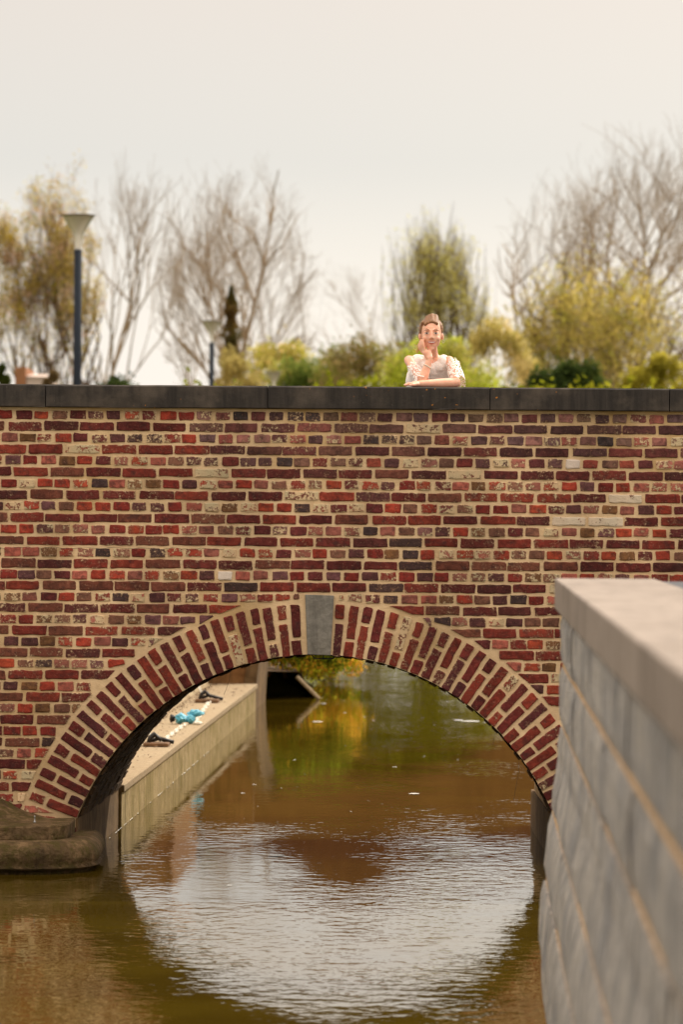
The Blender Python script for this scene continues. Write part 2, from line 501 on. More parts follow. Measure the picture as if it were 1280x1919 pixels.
def brick_geom(q, rr, n, mcount, proud=None):
    """q: unrolled pixel corners TL, TR, BR, BL -> grid with ragged outline, side skirt into the mortar"""
    if proud is None: proud = rr.uniform(.0045, .0085)
    TL, TR, BR, BL = [np.array(p, float) for p in q]
    V, E = [], []
    tilt, tilz = rr.uniform(-.0015, .0015), rr.uniform(-.0015, .0015)
    Lu = max(4, (np.linalg.norm(TR - TL) + np.linalg.norm(BR - BL)) / 2); Lv = max(4, (np.linalg.norm(BL - TL) + np.linalg.norm(BR - TR)) / 2)
    def par(k, cnt, L):
        a_ = min(.3, 2.0 / L)
        if cnt < 4: return k / (cnt - 1)
        if k == 0: return 0.0
        if k == cnt - 1: return 1.0
        return a_ + (1 - 2 * a_) * (k - 1) / (cnt - 3)
    for j in range(mcount):
        v = par(j, mcount, Lv)
        for i in range(n):
            u = par(i, n, Lu)
            p = (TL * (1 - u) + TR * u) * (1 - v) + (BL * (1 - u) + BR * u) * v
            bord = i in (0, n - 1) or j in (0, mcount - 1)
            corner = i in (0, n - 1) and j in (0, mcount - 1)
            if bord:
                p = p + np.array([rr.uniform(-1.0, 1.0), rr.uniform(-1.0, .9)])
                if corner:
                    c = (TL + TR + BR + BL) / 4; dv = c - p
                    p = p + dv / np.linalg.norm(dv) * rr.uniform(.2, 2.2)
            else:
                p = p + np.array([rr.uniform(-.5, .5), rr.uniform(-.5, .5)])
            w = U(p[0], p[1])
            dy = -proud + (u - .5) * tilt + (v - .5) * tilz + (rr.uniform(0, .0022) if bord else rr.uniform(-.0012, .0012)) + (.0015 if bord else 0)
            V.append((w.x, D0 + dy, w.z)); E.append(0.0 if bord else 1.0)
    Fc = [(j * n + i, (j + 1) * n + i, (j + 1) * n + i + 1, j * n + i + 1) for j in range(mcount - 1) for i in range(n - 1)]
    ring = [i for i in range(n)] + [j * n + n - 1 for j in range(1, mcount)] + [(mcount - 1) * n + i for i in range(n - 2, -1, -1)] + [j * n for j in range(mcount - 2, 0, -1)]
    b = len(V)
    for k in ring:
        V.append((V[k][0], D0 + .012, V[k][2])); E.append(0.0)
    L = len(ring)
    for k in range(L):
        k2 = (k + 1) % L
        Fc.append((ring[k], ring[k2], b + k2, b + k))
    return V, Fc, E

def circ_y(x, rad):
    dx = x - CX
    return CY - math.sqrt(max(0, rad * rad - dx * dx)) if abs(dx) < rad else 1e9
def circ_x(y, rad):
    dy = CY - y
    return math.sqrt(max(0, rad * rad - dy * dy)) if abs(dy) < rad else 0

rows = []
for i in range(1, 47):
    rows.append(781 + 21.4 * (i - 1) if i <= 14 else 1059.3 + 20.93 * (i - 14))
bricks = []      # (quad, tint, smear, area, inview, stretcher)
rr = random.Random(11)
RX = RO + 7.5
def add_brick(q, is_s):
    col = pick(PAL_S if is_s else PAL_H, rr)
    k = rr.uniform(.85, 1.2)
    t = [c * q_ * k for c, q_ in zip(lin(*col), (1.12, 1.16, 1.14))]
    cx = sum(p[0] for p in q) / 4; cy = sum(p[1] for p in q) / 4
    # greyer, duller bricks in the top courses of the middle and right
    if cy < 900 and cx > 380:
        g_ = sum(t) / 3; f_ = .35 * (1 - max(0, (cy - 800)) / 110 if cy > 800 else 1)
        t = [a * (1 - f_) + (g_ * .95 + .015) * f_ for a in t]
    s_ = rr.choice([.30, .34, .37, .40]) if is_s else rr.choice([.30, .33, .36, .40, .44, .47])
    s_ += rr.uniform(-.01, .035)
    r = rr.random()
    if r < (.02 if is_s else .05): s_ = rr.uniform(.53, .57)
    if r > .994: s_ = .60 if is_s else .63
    w = (q[1][0] - q[0][0] + q[2][0] - q[3][0]) / 2; h = (q[3][1] - q[0][1] + q[2][1] - q[1][1]) / 2
    vis = -20 < cx < 1300 and not (cx > 1052 and cy > 1080)
    bricks.append((q, t, s_, w * h, vis, is_s))

def lay(x0, x1, y, hh, is_s):
    yt, yb = y - hh + rr.uniform(-.7, .9), y + hh + rr.uniform(-.9, .7)
    xl, xr = x0, x1
    # keystone
    if yb > 1112.5 and xl < 634 and xr > 564:
        if xl < 564 and 564 - xl > 9: xr = 562
        elif xr > 634 and xr - 634 > 9: xl = 636
        else: return
    mid = (xl + xr) / 2
    side = -1 if mid < CX else 1
    if y > 1545:
        if xr > 148 and xl < 1044:
            if side < 0 and xl < 134: xr = 146
            elif side > 0 and xr > 1058: xl = 1046
            else: return
    elif y > CY - RX - 14:
        ybl, ybr = min(yb, circ_y(xl, RX)), min(yb, circ_y(xr, RX))
        if max(ybl, ybr) < yt + 4: 
            return
        cxt, cxb = circ_x(yt, RX), circ_x(yb, RX)
        if ybl - yt < 5 or ybr - yt < 5:
            # end cut along the arch
            if side < 0:
                lim_t = CX - cxt if cxt > 0 else xr; lim_b = CX - cxb
                xrt, xrb = min(xr, max(lim_t, lim_b)), min(xr, lim_b)
                if xrb < xl + 2: xrb = xl + 2
                if (xrt + xrb) / 2 - xl < 9: return
                add_brick([(xl, yt), (xrt, yt), (xrb, yb), (xl, yb)], is_s); return
            lim_t = CX + cxt if cxt > 0 else xl; lim_b = CX + cxb
            xlt, xlb = max(xl, min(lim_t, lim_b)), max(xl, lim_b)
            if xlb > xr - 2: xlb = xr - 2
            if xr - (xlt + xlb) / 2 < 9: return
            add_brick([(xlt, yt), (xr, yt), (xr, yb), (xlb, yb)], is_s); return
        add_brick([(xl, yt), (xr, yt), (xr, ybr), (xl, ybl)], is_s); return
    add_brick([(xl, yt), (xr, yt), (xr, yb), (xl, yb)], is_s)

for i, y in enumerate(rows, start=1):
    if i % 2 == 1:
        ph = 31 if i == 1 else (3.4 if (i // 2) % 2 else 12)
        x = -1700 + (ph % 34) - rr.uniform(0, 2)
        while x < 2900:
            w = 29.3 + rr.uniform(-3.5, 1.8)
            lay(x + rr.uniform(-1, 1), x + w, y + rr.uniform(-.7, .7), 8.1, False)
            x += 33.95
    else:
        ph = (80.6, 53.7, 92.4, 56, 85.7, 50, 70.5)[(i // 2 - 1) % 7]
        x = -1691.2 + (ph + 1691.2) % 67.9
        while x < 2900:
            L = 63.8 + rr.uniform(-3, 1.2)
            dr = rr.uniform(-1.2, 1.2)
            lay(x + dr, x + L + dr, y + rr.uniform(-.7, .7), 8.3, True)
            x += 67.9
for mir in (0, 1):
    for q in ([(50, 1513), (68, 1514), (104, 1527), (44, 1528)], [(42, 1533), (74, 1533), (74, 1548), (42, 1548)], [(79, 1533), (107, 1534), (107, 1548), (79, 1548)], [(112, 1536), (141, 1545), (143, 1549), (112, 1549)]):
        if mir: q = [(2 * CX - a, b) for a, b in (q[1], q[0], q[3], q[2])]
        add_brick(q, False)
cand = sorted(range(len(bricks)), key=lambda k: -(bricks[k][3] * (1 if bricks[k][4] else 0)))
singles = set(cand[:300])
loc = bridge.location
BV, BF, BT, BE = [], [], [], []
for k, (q, t, s_, area, vis, is_s) in enumerate(bricks):
    V, Fc, E = brick_geom(q, rr, 8 if is_s else 5, 4)
    V = [(v[0] - loc[0], v[1] - loc[1], v[2] - loc[2]) for v in V]
    T = [(t[0], t[1], t[2], s_)] * len(V)
    if k in singles:
        me = mesh_from('brick', V, Fc); addattr(me, T, E); link('brick', me, M['brick'], bridge)
    else:
        n0 = len(BV); BV += V; BF += [tuple(a + n0 for a in f) for f in Fc]; BT += T; BE += E
me = mesh_from('brickwork', BV, BF); addattr(me, BT, BE); link('brickwork', me, M['brick'], bridge, 'stuff')

# voussoirs: one long and one short brick per course of the ring, alternating
for sgn in (-1, 1):
    for k in range(26):
        a = (math.radians(3.05) + math.radians(2.56) * (k + .5)) * sgn
        lo = [(RI + 1, RI + 62), (RI + 68.5, RO - 1)] if (k % 2 == (0 if sgn > 0 else 1)) else [(RI + 1, RI + 28.5), (RI + 35, RO - 1)]
        for r0, r1 in lo:
            r0 += rr.uniform(-1, 1.5); r1 += rr.uniform(-1.5, 1)
            aa = a + rr.uniform(-.0018, .0018)
            er = Vector((math.sin(aa), -math.cos(aa))); et = Vector((math.cos(aa), math.sin(aa)))
            hw = 8.5 + rr.uniform(-.9, .5); hw0 = hw * .95
            c = Vector((CX, CY))
            q = [c + er * r1 - et * hw, c + er * r1 + et * hw, c + er * r0 + et * hw0, c + er * r0 - et * hw0]
            col = pick(PAL_A, rr); k_ = rr.uniform(.8, 1.15); t = [x * q_ * k_ for x, q_ in zip(lin(*col), (1.08, 1.12, 1.1))]
            s_ = rr.choice([.29, .32, .35, .38, .42]) + (.12 if rr.random() < .10 else 0)
            if sgn > 0 and k > 16: s_ += .03
            V, Fc, E = brick_geom([tuple(p) for p in q], rr, 4, 7 if r1 - r0 > 40 else 5, rr.uniform(.005, .010))
            V = [(v[0] - loc[0], v[1] - loc[1], v[2] - loc[2]) for v in V]
            me = mesh_from('arch_brick', V, Fc); addattr(me, [(t[0], t[1], t[2], s_)] * len(V), E)
            link('arch_brick', me, M['brick'], bridge)

# keystone
m = MB()
kq = [un(571.5, 1114), un(626, 1116), un(619.5, 1228), un(576, 1226.5)]
P = []
for yy in (D0 - .012, D0 + .16):
    for p in (kq[3], kq[2], kq[1], kq[0]):
        v = U(*p); P.append((v.x, yy, v.z))
m.add(P, [(0, 1, 2, 3), (7, 6, 5, 4), (0, 4, 5, 1), (1, 5, 6, 2), (2, 6, 7, 3), (3, 7, 4, 0)])
m.build('keystone', M['keystone'], bridge, bevel=.003, seg=2)
# iron loop under the keystone
m = MB()
def kp(x, y, dy=0): 
    v = W(x, y, D0 + .03 + dy); return (v.x, v.y, v.z)
for dy in (0, .07):
    m.tube([kp(584, 1225, dy), kp(585, 1229, dy), kp(589, 1233.5, dy), kp(606, 1234.5, dy), kp(624, 1234, dy), kp(629, 1230, dy), kp(630, 1226, dy)], .0032, 6)
for x in (592, 606, 621):
    m.tube([kp(x, 1234, 0), kp(x, 1234, .07)], .0028, 6)
m.tube([kp(606, 1227, 0), kp(606, 1234.5, 0)], .0028, 6)
m.tube([kp(583, 1226.5, 0), kp(631, 1227.5, 0)], .003, 6)
m.build('iron_bracket', M['iron'], bridge)

# coping stones
jx = [-1740, -1400, -1010, -600, -330, 84, 500, 917, 1253, 1600, 2010, 2420, 2840, 3010]
for a, b in zip(jx[:-1], jx[1:]):
    x0 = (a - 640) * S + .0025; x1 = (b - 640) * S - .0025
    z0, z1 = 2.5115, 2.637
    y0 = D0 - .045 + rr.uniform(-.002, .002); y1 = D0 + .405
    nx = 14; V = []
    dz = rr.uniform(-.0015, .0015)
    prof = [(y1, z0), (y0 + .004, z0), (y0, z0 + .005), (y0, z0 + .06), (y0, z1 - .008), (y0 + .008, z1), (y1, z1)]
    for i in range(nx + 1):
        x = x0 + (x1 - x0) * i / nx
        for j, (y, z) in enumerate(prof):
            jit = rr.uniform(-.0015, .0015) if j in (1, 2, 4, 5) else 0
            if j == 2 and rr.random() < .12: jit += .004
            V.append((x, y + max(jit, -.001), z + dz + jit * .6))
    n = len(prof)
    Fc = [(i * n + j, (i + 1) * n + j, (i + 1) * n + (j + 1) % n, i * n + (j + 1) % n) for i in range(nx) for j in range(n)]
    Fc += [tuple(range(n)), tuple(nx * n + j for j in range(n))[::-1]]
    mm = MB(); mm.add(V, Fc); mm.build('coping_stone', M['coping'], bridge)
for a, b in zip(jx[:-1], jx[1:]):
    mm = MB(); mm.box((a - 640) * S + .0025, (b - 640) * S - .0025, D0 + DEP - .40, D0 + DEP + .045, 2.5115, 2.637)
    mm.build('coping_stone', M['coping'], bridge, bevel=.006)
m = MB(); m.box(-7, 7, D0 - .006, D0 + .04, 2.495, 2.5105)
m.build('bedding_joint', M['mortar'], bridge)
# hairline crack along a bed joint
m = MB(); pts = []
x = -20
while x < 430:
    pts.append((x, 1027 + 3.2 + 1.2 * math.sin(x * .11) + rr.uniform(-1, 1))); x += 9
for a, b in zip(pts[:-1], pts[1:]):
    va, vb = U(*a), U(*b)
    m.add([(va.x, D0 - .0068, va.z - .0009), (vb.x, D0 - .0068, vb.z - .0009), (vb.x, D0 - .0068, vb.z + .0009), (va.x, D0 - .0068, va.z + .0009)], [(0, 1, 2, 3)])
m.build('hairline_crack', M['iron'], bridge)

# roots hanging from the arch
def root(px, lab):
    m = MB(); m.tube([W(x, y, D0 + .02 + .005 * i) for i, (x, y) in enumerate(px)], .0011, 4)
    tag(m.build('hanging_root', M['iron']), lab, 'root', 'thin roots hanging from the arch')
root([(397, 1262), (396, 1278), (390, 1292)], 'short crooked root hanging from the left half of the brick arch')
root([(431, 1250), (430, 1272), (424, 1290), (419, 1302)], 'longer curved root hanging left of the keystone, below the arch')
root([(783, 1258), (784, 1272), (779, 1282), (776, 1291)], 'thin bent root hanging right of the keystone')
root([(973, 1428), (972, 1450), (966, 1482), (963, 1500)], 'long straight root hanging near the right foot of the arch')
root([(930, 1372), (926, 1385), (924, 1398)], 'shortest thin root hanging on the right curve of the arch')

# ================================================================ FOOTING (left)
foot = thing('stone_footing', 'mossy rounded stone footing in the water at the left foot of the bridge', 'footing', (-1.9, 23.5, 0))
def sweep(name, prof, xc, yf, rad, mat, seed):
    """profile [(offset outward, z)] swept along the front then round the corner and back to the bridge"""
    path = []
    for i in range(26): path.append((-6 + (xc - rad + 6) * i / 25, yf, 0, -1))
    for i in range(1, 13):
        a = math.pi / 2 * i / 12
        path.append((xc - rad + rad * math.sin(a), yf + rad - rad * math.cos(a), math.sin(a), -math.cos(a)))
    path.append((xc, D0 + .15, 1, 0))
    V = []; n = len(prof)
    for (x, y, nx, ny) in path:
        for (o, z) in prof:
            q = mnoise.noise(Vector((x * 5 + seed, y * 5, z * 9))) * (.014 if seed == 1 else .006)
            V.append((x + nx * (o + q), y + ny * (o + q), z + q * .4))
    Fc = [(i * n + j, (i + 1) * n + j, (i + 1) * n + j + 1, i * n + j + 1) for i in range(len(path) - 1) for j in range(n - 1)]
    mm = MB(); mm.add(V, Fc); return mm.build(name, mat, foot, smooth=(name != 'top_slab'))
bul = [(.02, -.3), (.02, .0), (.03, .015), (.075, .03)] + [(.075 * math.cos(a) + .0, .095 + .075 * math.sin(a)) for a in [math.radians(t) for t in range(-40, 91, 15)]] + [(-.2, .175)]
fx = (184 - 640) * 23.3 / F - .075
sweep('rounded_base', bul, fx, 23.25, .32, M['footing'], 1)
slab = [(-.02, .160), (.0, .165), (.004, .18), (.002, .240), (-.004, .247), (-.4, .25), (-.8, .252)]
sweep('top_slab', slab, fx - .085, 23.34, .30, M['footing'], 5)
# sloping mossy haunch on top of the slab
m = MB(); V = []; nx, ny = 22, 7
for j in range(ny + 1):
    for i in range(nx + 1):
        x = -5.0 + 3.42 * i / nx; u = j / ny
        top = max(0, min(.30, (-1.62 - x) * .55))
        y = D0 - .42 + .44 * u + .15 * max(0, 1 - (-1.62 - x) * 2)
        q = mnoise.noise(Vector((x * 4, y * 4, 2))) * .02
        V.append((x, min(y, D0 + .02), .243 + top * u + q * .4))
Fc = [(j * (nx + 1) + i, j * (nx + 1) + i + 1, (j + 1) * (nx + 1) + i + 1, (j + 1) * (nx + 1) + i) for j in range(ny) for i in range(nx)]
m.add(V, Fc); m.build('haunch', M['footing'], foot)
p = W(64, 1553, 23.62)
m = MB(); m.lathe((p.x, p.y, .245), [(0, .002), (.008, .002), (.008, .009), (.0035, .012), (.0035, .030), (.005, .036), (.003, .041), (0, .042)], 12)
m.build('metal_pin', M['steel'], foot, smooth=True)

# ================================================================ CANAL WALL BEYOND THE BRIDGE (left)
ledge = thing('concrete_quay', 'sunlit pale concrete ledge along the left side of the canal beyond the arch', 'quay', (XL(34), 34, 0))
ZT = .262
joints = [D0 + DEP + .002, 28.6, 32.2, 35.9, 39.6, 43.0]
for a, b in zip(joints[:-1], joints[1:]):
    m = MB(); m.box(XL(a) - .55, XL(a), a + .004, b - .004, -.5, ZT - .046, SK * (b - a)); m.build('wall_block', M['concrete'], ledge, bevel=.004)
    m = MB(); m.box(XL(a) - .56, XL(a) + .018, a + .004, b - .004, ZT - .045, ZT, SK * (b - a)); m.build('top_slab', M['concrete_top'], ledge, bevel=.006, seg=2)
k = 0; d = D0 + DEP + .01
while d < 42.6:
    L = 1.15; V = []; nn, mm_ = 6, 7
    ang0 = rr.uniform(-.02, .02)
    for i in range(nn + 1):
        y = d + .012 + (L - .024) * i / nn
        for j in range(mm_ + 1):
            u = j / mm_
            ox = -.44 - .34 * u ** 1.3; z = ZT - .01 + .62 * u ** .9
            q = mnoise.noise(Vector((ox * 5, y * 2.2, z * 5))) * .03
            V.append((XL(y) + ox + q + ang0, y, z + q * .5))
    n = mm_ + 1
    m = MB(); m.add(V, [(i * n + j, i * n + j + 1, (i + 1) * n + j + 1, (i + 1) * n + j) for i in range(nn) for j in range(mm_)])
    m.build('sloped_slab', M['slabs'], ledge, smooth=True)
    d += L; k += 1
m = MB(); rl = random.Random(8)  # dark flecks painting the shade line at the foot of the sloped slabs
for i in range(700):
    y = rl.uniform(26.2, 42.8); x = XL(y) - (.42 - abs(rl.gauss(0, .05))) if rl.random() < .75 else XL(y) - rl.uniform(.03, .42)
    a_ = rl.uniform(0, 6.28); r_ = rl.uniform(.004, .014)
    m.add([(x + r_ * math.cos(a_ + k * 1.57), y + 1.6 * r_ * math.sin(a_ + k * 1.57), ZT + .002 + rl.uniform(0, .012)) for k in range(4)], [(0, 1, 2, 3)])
M['shade_fleck'] = simple('dark_shade_flecks', lin(92, 66, 40), .9, .3, 20)
lt = m.build('shade_flecks', M['shade_fleck'], kind='stuff'); lt['label'] = 'dark flecks painting the shade line along the back of the ledge'; lt['category'] = 'shade flecks'
# wet glint at the waterline, painted as flat white dashes
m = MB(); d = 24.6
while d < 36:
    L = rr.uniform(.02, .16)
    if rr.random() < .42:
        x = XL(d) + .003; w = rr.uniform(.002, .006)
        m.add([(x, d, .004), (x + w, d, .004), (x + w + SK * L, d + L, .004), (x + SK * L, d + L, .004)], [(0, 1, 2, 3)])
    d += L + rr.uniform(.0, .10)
M['glint_flecks'] = simple('white_glint_flecks', (.85, .84, .80), .6, .05, 50)
fo = m.build('glint_flecks', M['glint_flecks'], kind='stuff'); fo['label'] = 'white dashes painting the wet glint where the water meets the concrete ledge'; fo['category'] = 'glint_flecks'

# right side
m = MB(); m.box(1.192, 1.9, D0 + DEP + .002, 27.2, -.5, .225, .004)
rq = thing('stone_quay_block', 'low dark wet quay block in the shade at the right foot of the arch', 'quay', (1.5, 26.5, 0))
m.build('wall_block', M['jamb'], rq, bevel=.006)
m = MB(); m.hexa([(1.25, D0 + DEP + .002, .226), (1.9, D0 + DEP + .002, .226), (1.9, 27.1, .226), (1.3, 27.1, .226), (1.35, D0 + DEP + .002, .8), (1.9, D0 + DEP + .002, .9), (1.9, 27.0, .5), (1.5, 27.0, .4)])
m.build('sloped_top', M['jamb'], rq, bevel=.01)

# ---------------------------------------------------------------- things on the ledge
M['wood'] = simple('weathered_wood', lin(112, 84, 60), .85, .3, 25, .004)
M['rubber'] = simple('black_rubber', lin(34, 28, 26), .5, .2, 30)
M['strap'] = simple('white_strap', lin(225, 220, 205), .7, .1, 40)
def foot_block(px, py, wpx, label, tall):
    p0 = W(px, py, 30); d = (EYE - ZT) * F / (un(px, py)[1] - HOR)
    x, _ = un(px, py); X = (x - 640) * d / F; w = wpx * d / F / 2; h = w * .30
    t = thing('fence_foot', label, 'fence foot', (X, d, ZT), 'wooden fence feet left on the ledge')
    m = MB(); P = [(X - w, d - .06, ZT + .002), (X + w * .9, d - .09, ZT + .002), (X + w, d + .12, ZT + .002), (X - w, d + .14, ZT + .002)]
    P += [(a, b, ZT + h) for a, b, c in P]
    m.hexa(P); m.build('wooden_block', M['wood'], t, bevel=.006)
    m = MB(); m.tube([(X - w * .6, d + .0, ZT + h), (X - w * .5, d + .02, ZT + h * 2.2), (X - w * .2, d + .03, ZT + h * 3.0), (X + w * .0, d + .04, ZT + h * 2.4), (X + w * .3, d + .02, ZT + h * 1.5)], [.016, .018, .020, .016, .012], 8)
    m.tube([(X - w * .75, d + .10, ZT + h * .9), (X + w * .1, d + .10, ZT + h * 1.9), (X + w * 1.25, d + .10, ZT + h * .9)], [.012, .016, .014], 8)
    m.build('black_clamp', M['rubber'], t, smooth=True)
    m = MB(); m.hexa([(X - w * .55, d + .05, ZT + h * 2.6), (X - w * .35, d + .05, ZT + h * 2.4), (X - w * .35, d + .06, ZT + h * 2.4), (X - w * .55, d + .06, ZT + h * 2.6),
                      (X - w * .95, d + .09, ZT + h * (2.6 + tall)), (X - w * .75, d + .09, ZT + h * (2.6 + tall)), (X - w * .75, d + .10, ZT + h * (2.6 + tall)), (X - w * .95, d + .10, ZT + h * (2.6 + tall))])
    m.build('strap', M['strap'], t)
foot_block(293, 1399, 50, 'wooden fence foot with black clamp lying on the ledge nearest the arch', 2.2)
foot_block(388, 1317, 46, 'wooden fence foot with white strap lying farther along the ledge, past the blue bag', 2.6)
# blue plastic bag: crumpled lobes
def blob(c, r, seed, sub=3, amp=.35, fr=9.0):
    bm = bmesh.new(); bmesh.ops.create_icosphere(bm, subdivisions=sub, radius=1)
    V = []
    for v in bm.verts:
        q = 1 + amp * (mnoise.noise(v.co * 1.7 + Vector((seed, 0, 0))) + .6 * mnoise.noise(v.co * 4.1 + Vector((seed, 3, 0))))
        V.append(Vector((c[0] + v.co.x * r[0] * q, c[1] + v.co.y * r[1] * q, max(c[2] + v.co.z * r[2] * q, ZT + .002))))
    Fc = [tuple(v.index for v in f.verts) for f in bm.faces]; bm.free(); return V, Fc
mb_, nt, out = newmat('blue_plastic'); g = NT(nt); Pn = g.pos()
principled(g, out, g.mix(g.step(g.noise(Pn, 30, 4), .35, .65), lin(70, 165, 195), lin(120, 200, 222)), .35, g.bump(g.noise(Pn, 45, 5, .6), .02), .5)
M['blue'] = mb_
BS = .8
bag = thing('plastic_bag', 'crumpled light blue plastic bag lying on the concrete ledge', 'bag', (-1.23, 34.6, ZT))
m = MB(); m.add(*blob((-1.265, 34.6, ZT + .045), (0.051, 0.070, 0.039), 1)); m.add(*blob((-1.195, 34.62, ZT + .04), (0.039, 0.062, 0.035), 4)); m.build('filled_end', M['blue'], bag)
m = MB(); m.add(*blob((-1.150, 34.66, ZT + .085), (0.058, 0.039, 0.027), 8, 3, .5)); m.build('loose_flap', M['blue'], bag)
m = MB(); m.add(*blob((-1.335, 34.6, ZT + .045), (.022, .04, .032), 9)); m.build('dark_knot', M['rubber'], bag, smooth=True)
m = MB(); m.add(*blob((-1.13, 34.5, ZT + .015), (.035, .04, .014), 12)); m.build('white_scrap', M['strap'], bag, smooth=True)
# white chain on the ledge, links as one coil of little rings
def chain(a, b, n, lab):
    t = MB()
    for i in range(n):
        u = i / (n - 1); x = a[0] + (b[0] - a[0]) * u + .012 * math.sin(i * .8); y = a[1] + (b[1] - a[1]) * u
        ang = .4 + (i % 2) * 1.2
        pts = [(x + .014 * math.cos(w) * math.cos(ang), y + .035 * math.sin(w), ZT + .012 + .010 * math.cos(w) * math.sin(ang)) for w in [k * math.pi / 4 for k in range(9)]]
        t.tube(pts, .0045, 5, False)
    tag(t.build('plastic_chain', M['strap']), lab, 'chain', 'white plastic chain on the ledge')
chain((-1.30, 31.5), (-1.23, 34.3), 44, 'white chain lying on the ledge between the near fence foot and the blue bag')
chain((-1.16, 34.9), (-1.16, 38.4), 50, 'white chain lying on the ledge between the blue bag and the far fence foot')

# ================================================================ CULVERT / SHELTER beyond
cul = thing('brick_culvert', 'dark arched culvert opening at the end of the ledge under yellow bushes', 'culvert', (-.9, 44, 0))
M['brownpl'] = mat_stone('brown_render', lin(150, 108, 66), lin(116, 80, 46), lin(132, 92, 54), 1.2, .9, .01, .4)
m = MB()
pts = []
for i in range(11):
    a = math.radians(90 * i / 10)
    pts.append((W(481, 0, 43.2).x - .02 + .55 * (1 - math.cos(a)) * .35, .0 + .95 * math.sin(a)))
V = []
for (x, z) in pts:
    V += [(x - .07, 43.1, z - .1), (x + .05, 43.1, z - .1), (x + .12, 45.2, z - .1), (x - .0, 45.2, z - .1)]
m.add(V, [(4 * i + a, 4 * i + (a + 1) % 4, 4 * i + 4 + (a + 1) % 4, 4 * i + 4 + a) for i in range(10) for a in range(4)])
m.build('curved_pier', M['jamb'], cul, smooth=False)
m = MB()
a0 = W(492, 1256, 46.0); a1 = W(560, 1262, 46.0); a2 = W(596, 1306, 46.0)
m.add([(a0.x - 1.5, 45.25, a0.z + .02), (a0.x, 45.25, a0.z + .02), (a1.x, 46.0, a1.z + .02), (a2.x, 46.2, -.05), (a2.x - .3, 52, -.05), (a1.x - .3, 52, a1.z), (a0.x - 1.5, 52, a0.z)], [(0, 1, 2, 5, 6), (2, 3, 4, 5)])
m.build('roof_slab', M['soffit'], cul)
m = MB(); m.box(a0.x - 1.5, a2.x - .1, 51, 51.2, -.2, .9); m.box(a0.x - 1.5, a0.x - 1.45, 45, 51, -.2, .9)
m.build('inner_wall', M['soffit'], cul)
m = MB(); m.box(XL(43.1) - 1.6, XL(43.1) - .02, 43.12, 43.3, -.3, 1.35); m.build('end_wall', M['brownpl'], cul, bevel=.01)
m = MB(); m.tube([W(556, 1268, 45.6), W(598, 1310, 45.6)], .022, 8)
tag(m.build('leaning_post', M['concrete_top']), 'pale post leaning down to the water beside the dark culvert', 'post')
# brown brick wall above the far end of the ledge
m = MB(); m.box(XL(41) - 1.1, XL(41) - .62, 39.5, 43.1, .2, 1.5, SK * 3.6)
tag(m.build('garden_wall', M['brownpl'], bevel=.01), 'brown wall behind the far end of the sunlit ledge', 'wall')

# ================================================================ SECOND BRIDGE (seen only as a reflection in the water)
b2 = thing('far_brick_bridge', 'far brown brick bridge reflected in the water beyond the first arch', 'bridge', (.5, 60.5, 0))
M['farbrick'] = mat_stone('far_brickwork', lin(118, 74, 40), lin(98, 60, 32), lin(128, 86, 46), 1.0, .9, .01)
m = MB(); top, bot = [], []
for i in range(61):
    x = -2.3 + 4.6 * i / 60
    top.append((.52 + x, 2.64 + .85 * math.exp(-((x + .35) / .75) ** 2)))  # centre hump, itself unseen, added to shape the brown notch in the reflection
    bot.append((.52 + x, 1.68 * math.sqrt(max(0, 1 - (x / 2.3) ** 2)) - .02))
strip(m, top, bot, 60.0, 61.6, .05)
m.box(-7, .52 - 2.3, 60.0, 61.6, -.5, 2.64); m.box(.52 + 2.3, 9, 60.0, 61.6, -.5, 2.64)
m.build('wall', M['farbrick'], b2)
m = MB(); m.box(-7, -1.9, 59.95, 61.65, 2.642, 2.75); m.box(2.9, 9, 59.95, 61.65, 2.642, 2.75)
m.build('coping', M['coping'], b2)

# ================================================================ GREY STONE WALL (right foreground)
gw = thing('grey_stone_wall', 'rough grey stone wall with flat pale coping in the right foreground', 'wall', (.7, 12, 0))
DE = 15.7
GS = .0303
def XF(d): return (1053 + 3 - 640) * DE / F + GS * (d - DE)
ZJ = [1.59, 1.393, 1.178, .87, .624, .36, .10, -.25]
def batter(z):
    pts = [(1.7, 0), (1.05, 0), (.935, -.022), (.78, -.045), (.61, -.055), (.416, -.066), (.22, -.055), (.09, -.03), (-.4, -.02)]
    for (za, oa), (zb, ob) in zip(pts[:-1], pts[1:]):
        if za >= z >= zb: return oa + (ob - oa) * (za - z) / (za - zb)
    return 0
m = MB(); V = []
zs = [1.6, 1.05, .935, .78, .61, .416, .22, .09, -.4]
for dd in (-2.0, DE - .02):
    for z in zs: V.append((XF(dd) + batter(z) + .001, dd, z))
    for z in zs[::-1]: V.append((XF(dd) + .5, dd, z))
n = 2 * len(zs)
m.add(V, [(i, (i + 1) % n, n + (i + 1) % n, n + i) for i in range(n)] + [tuple(range(n))[::-1], tuple(range(n, 2 * n))])
m.build('pointing', M['grey_joint'], gw)
rr = random.Random(5)
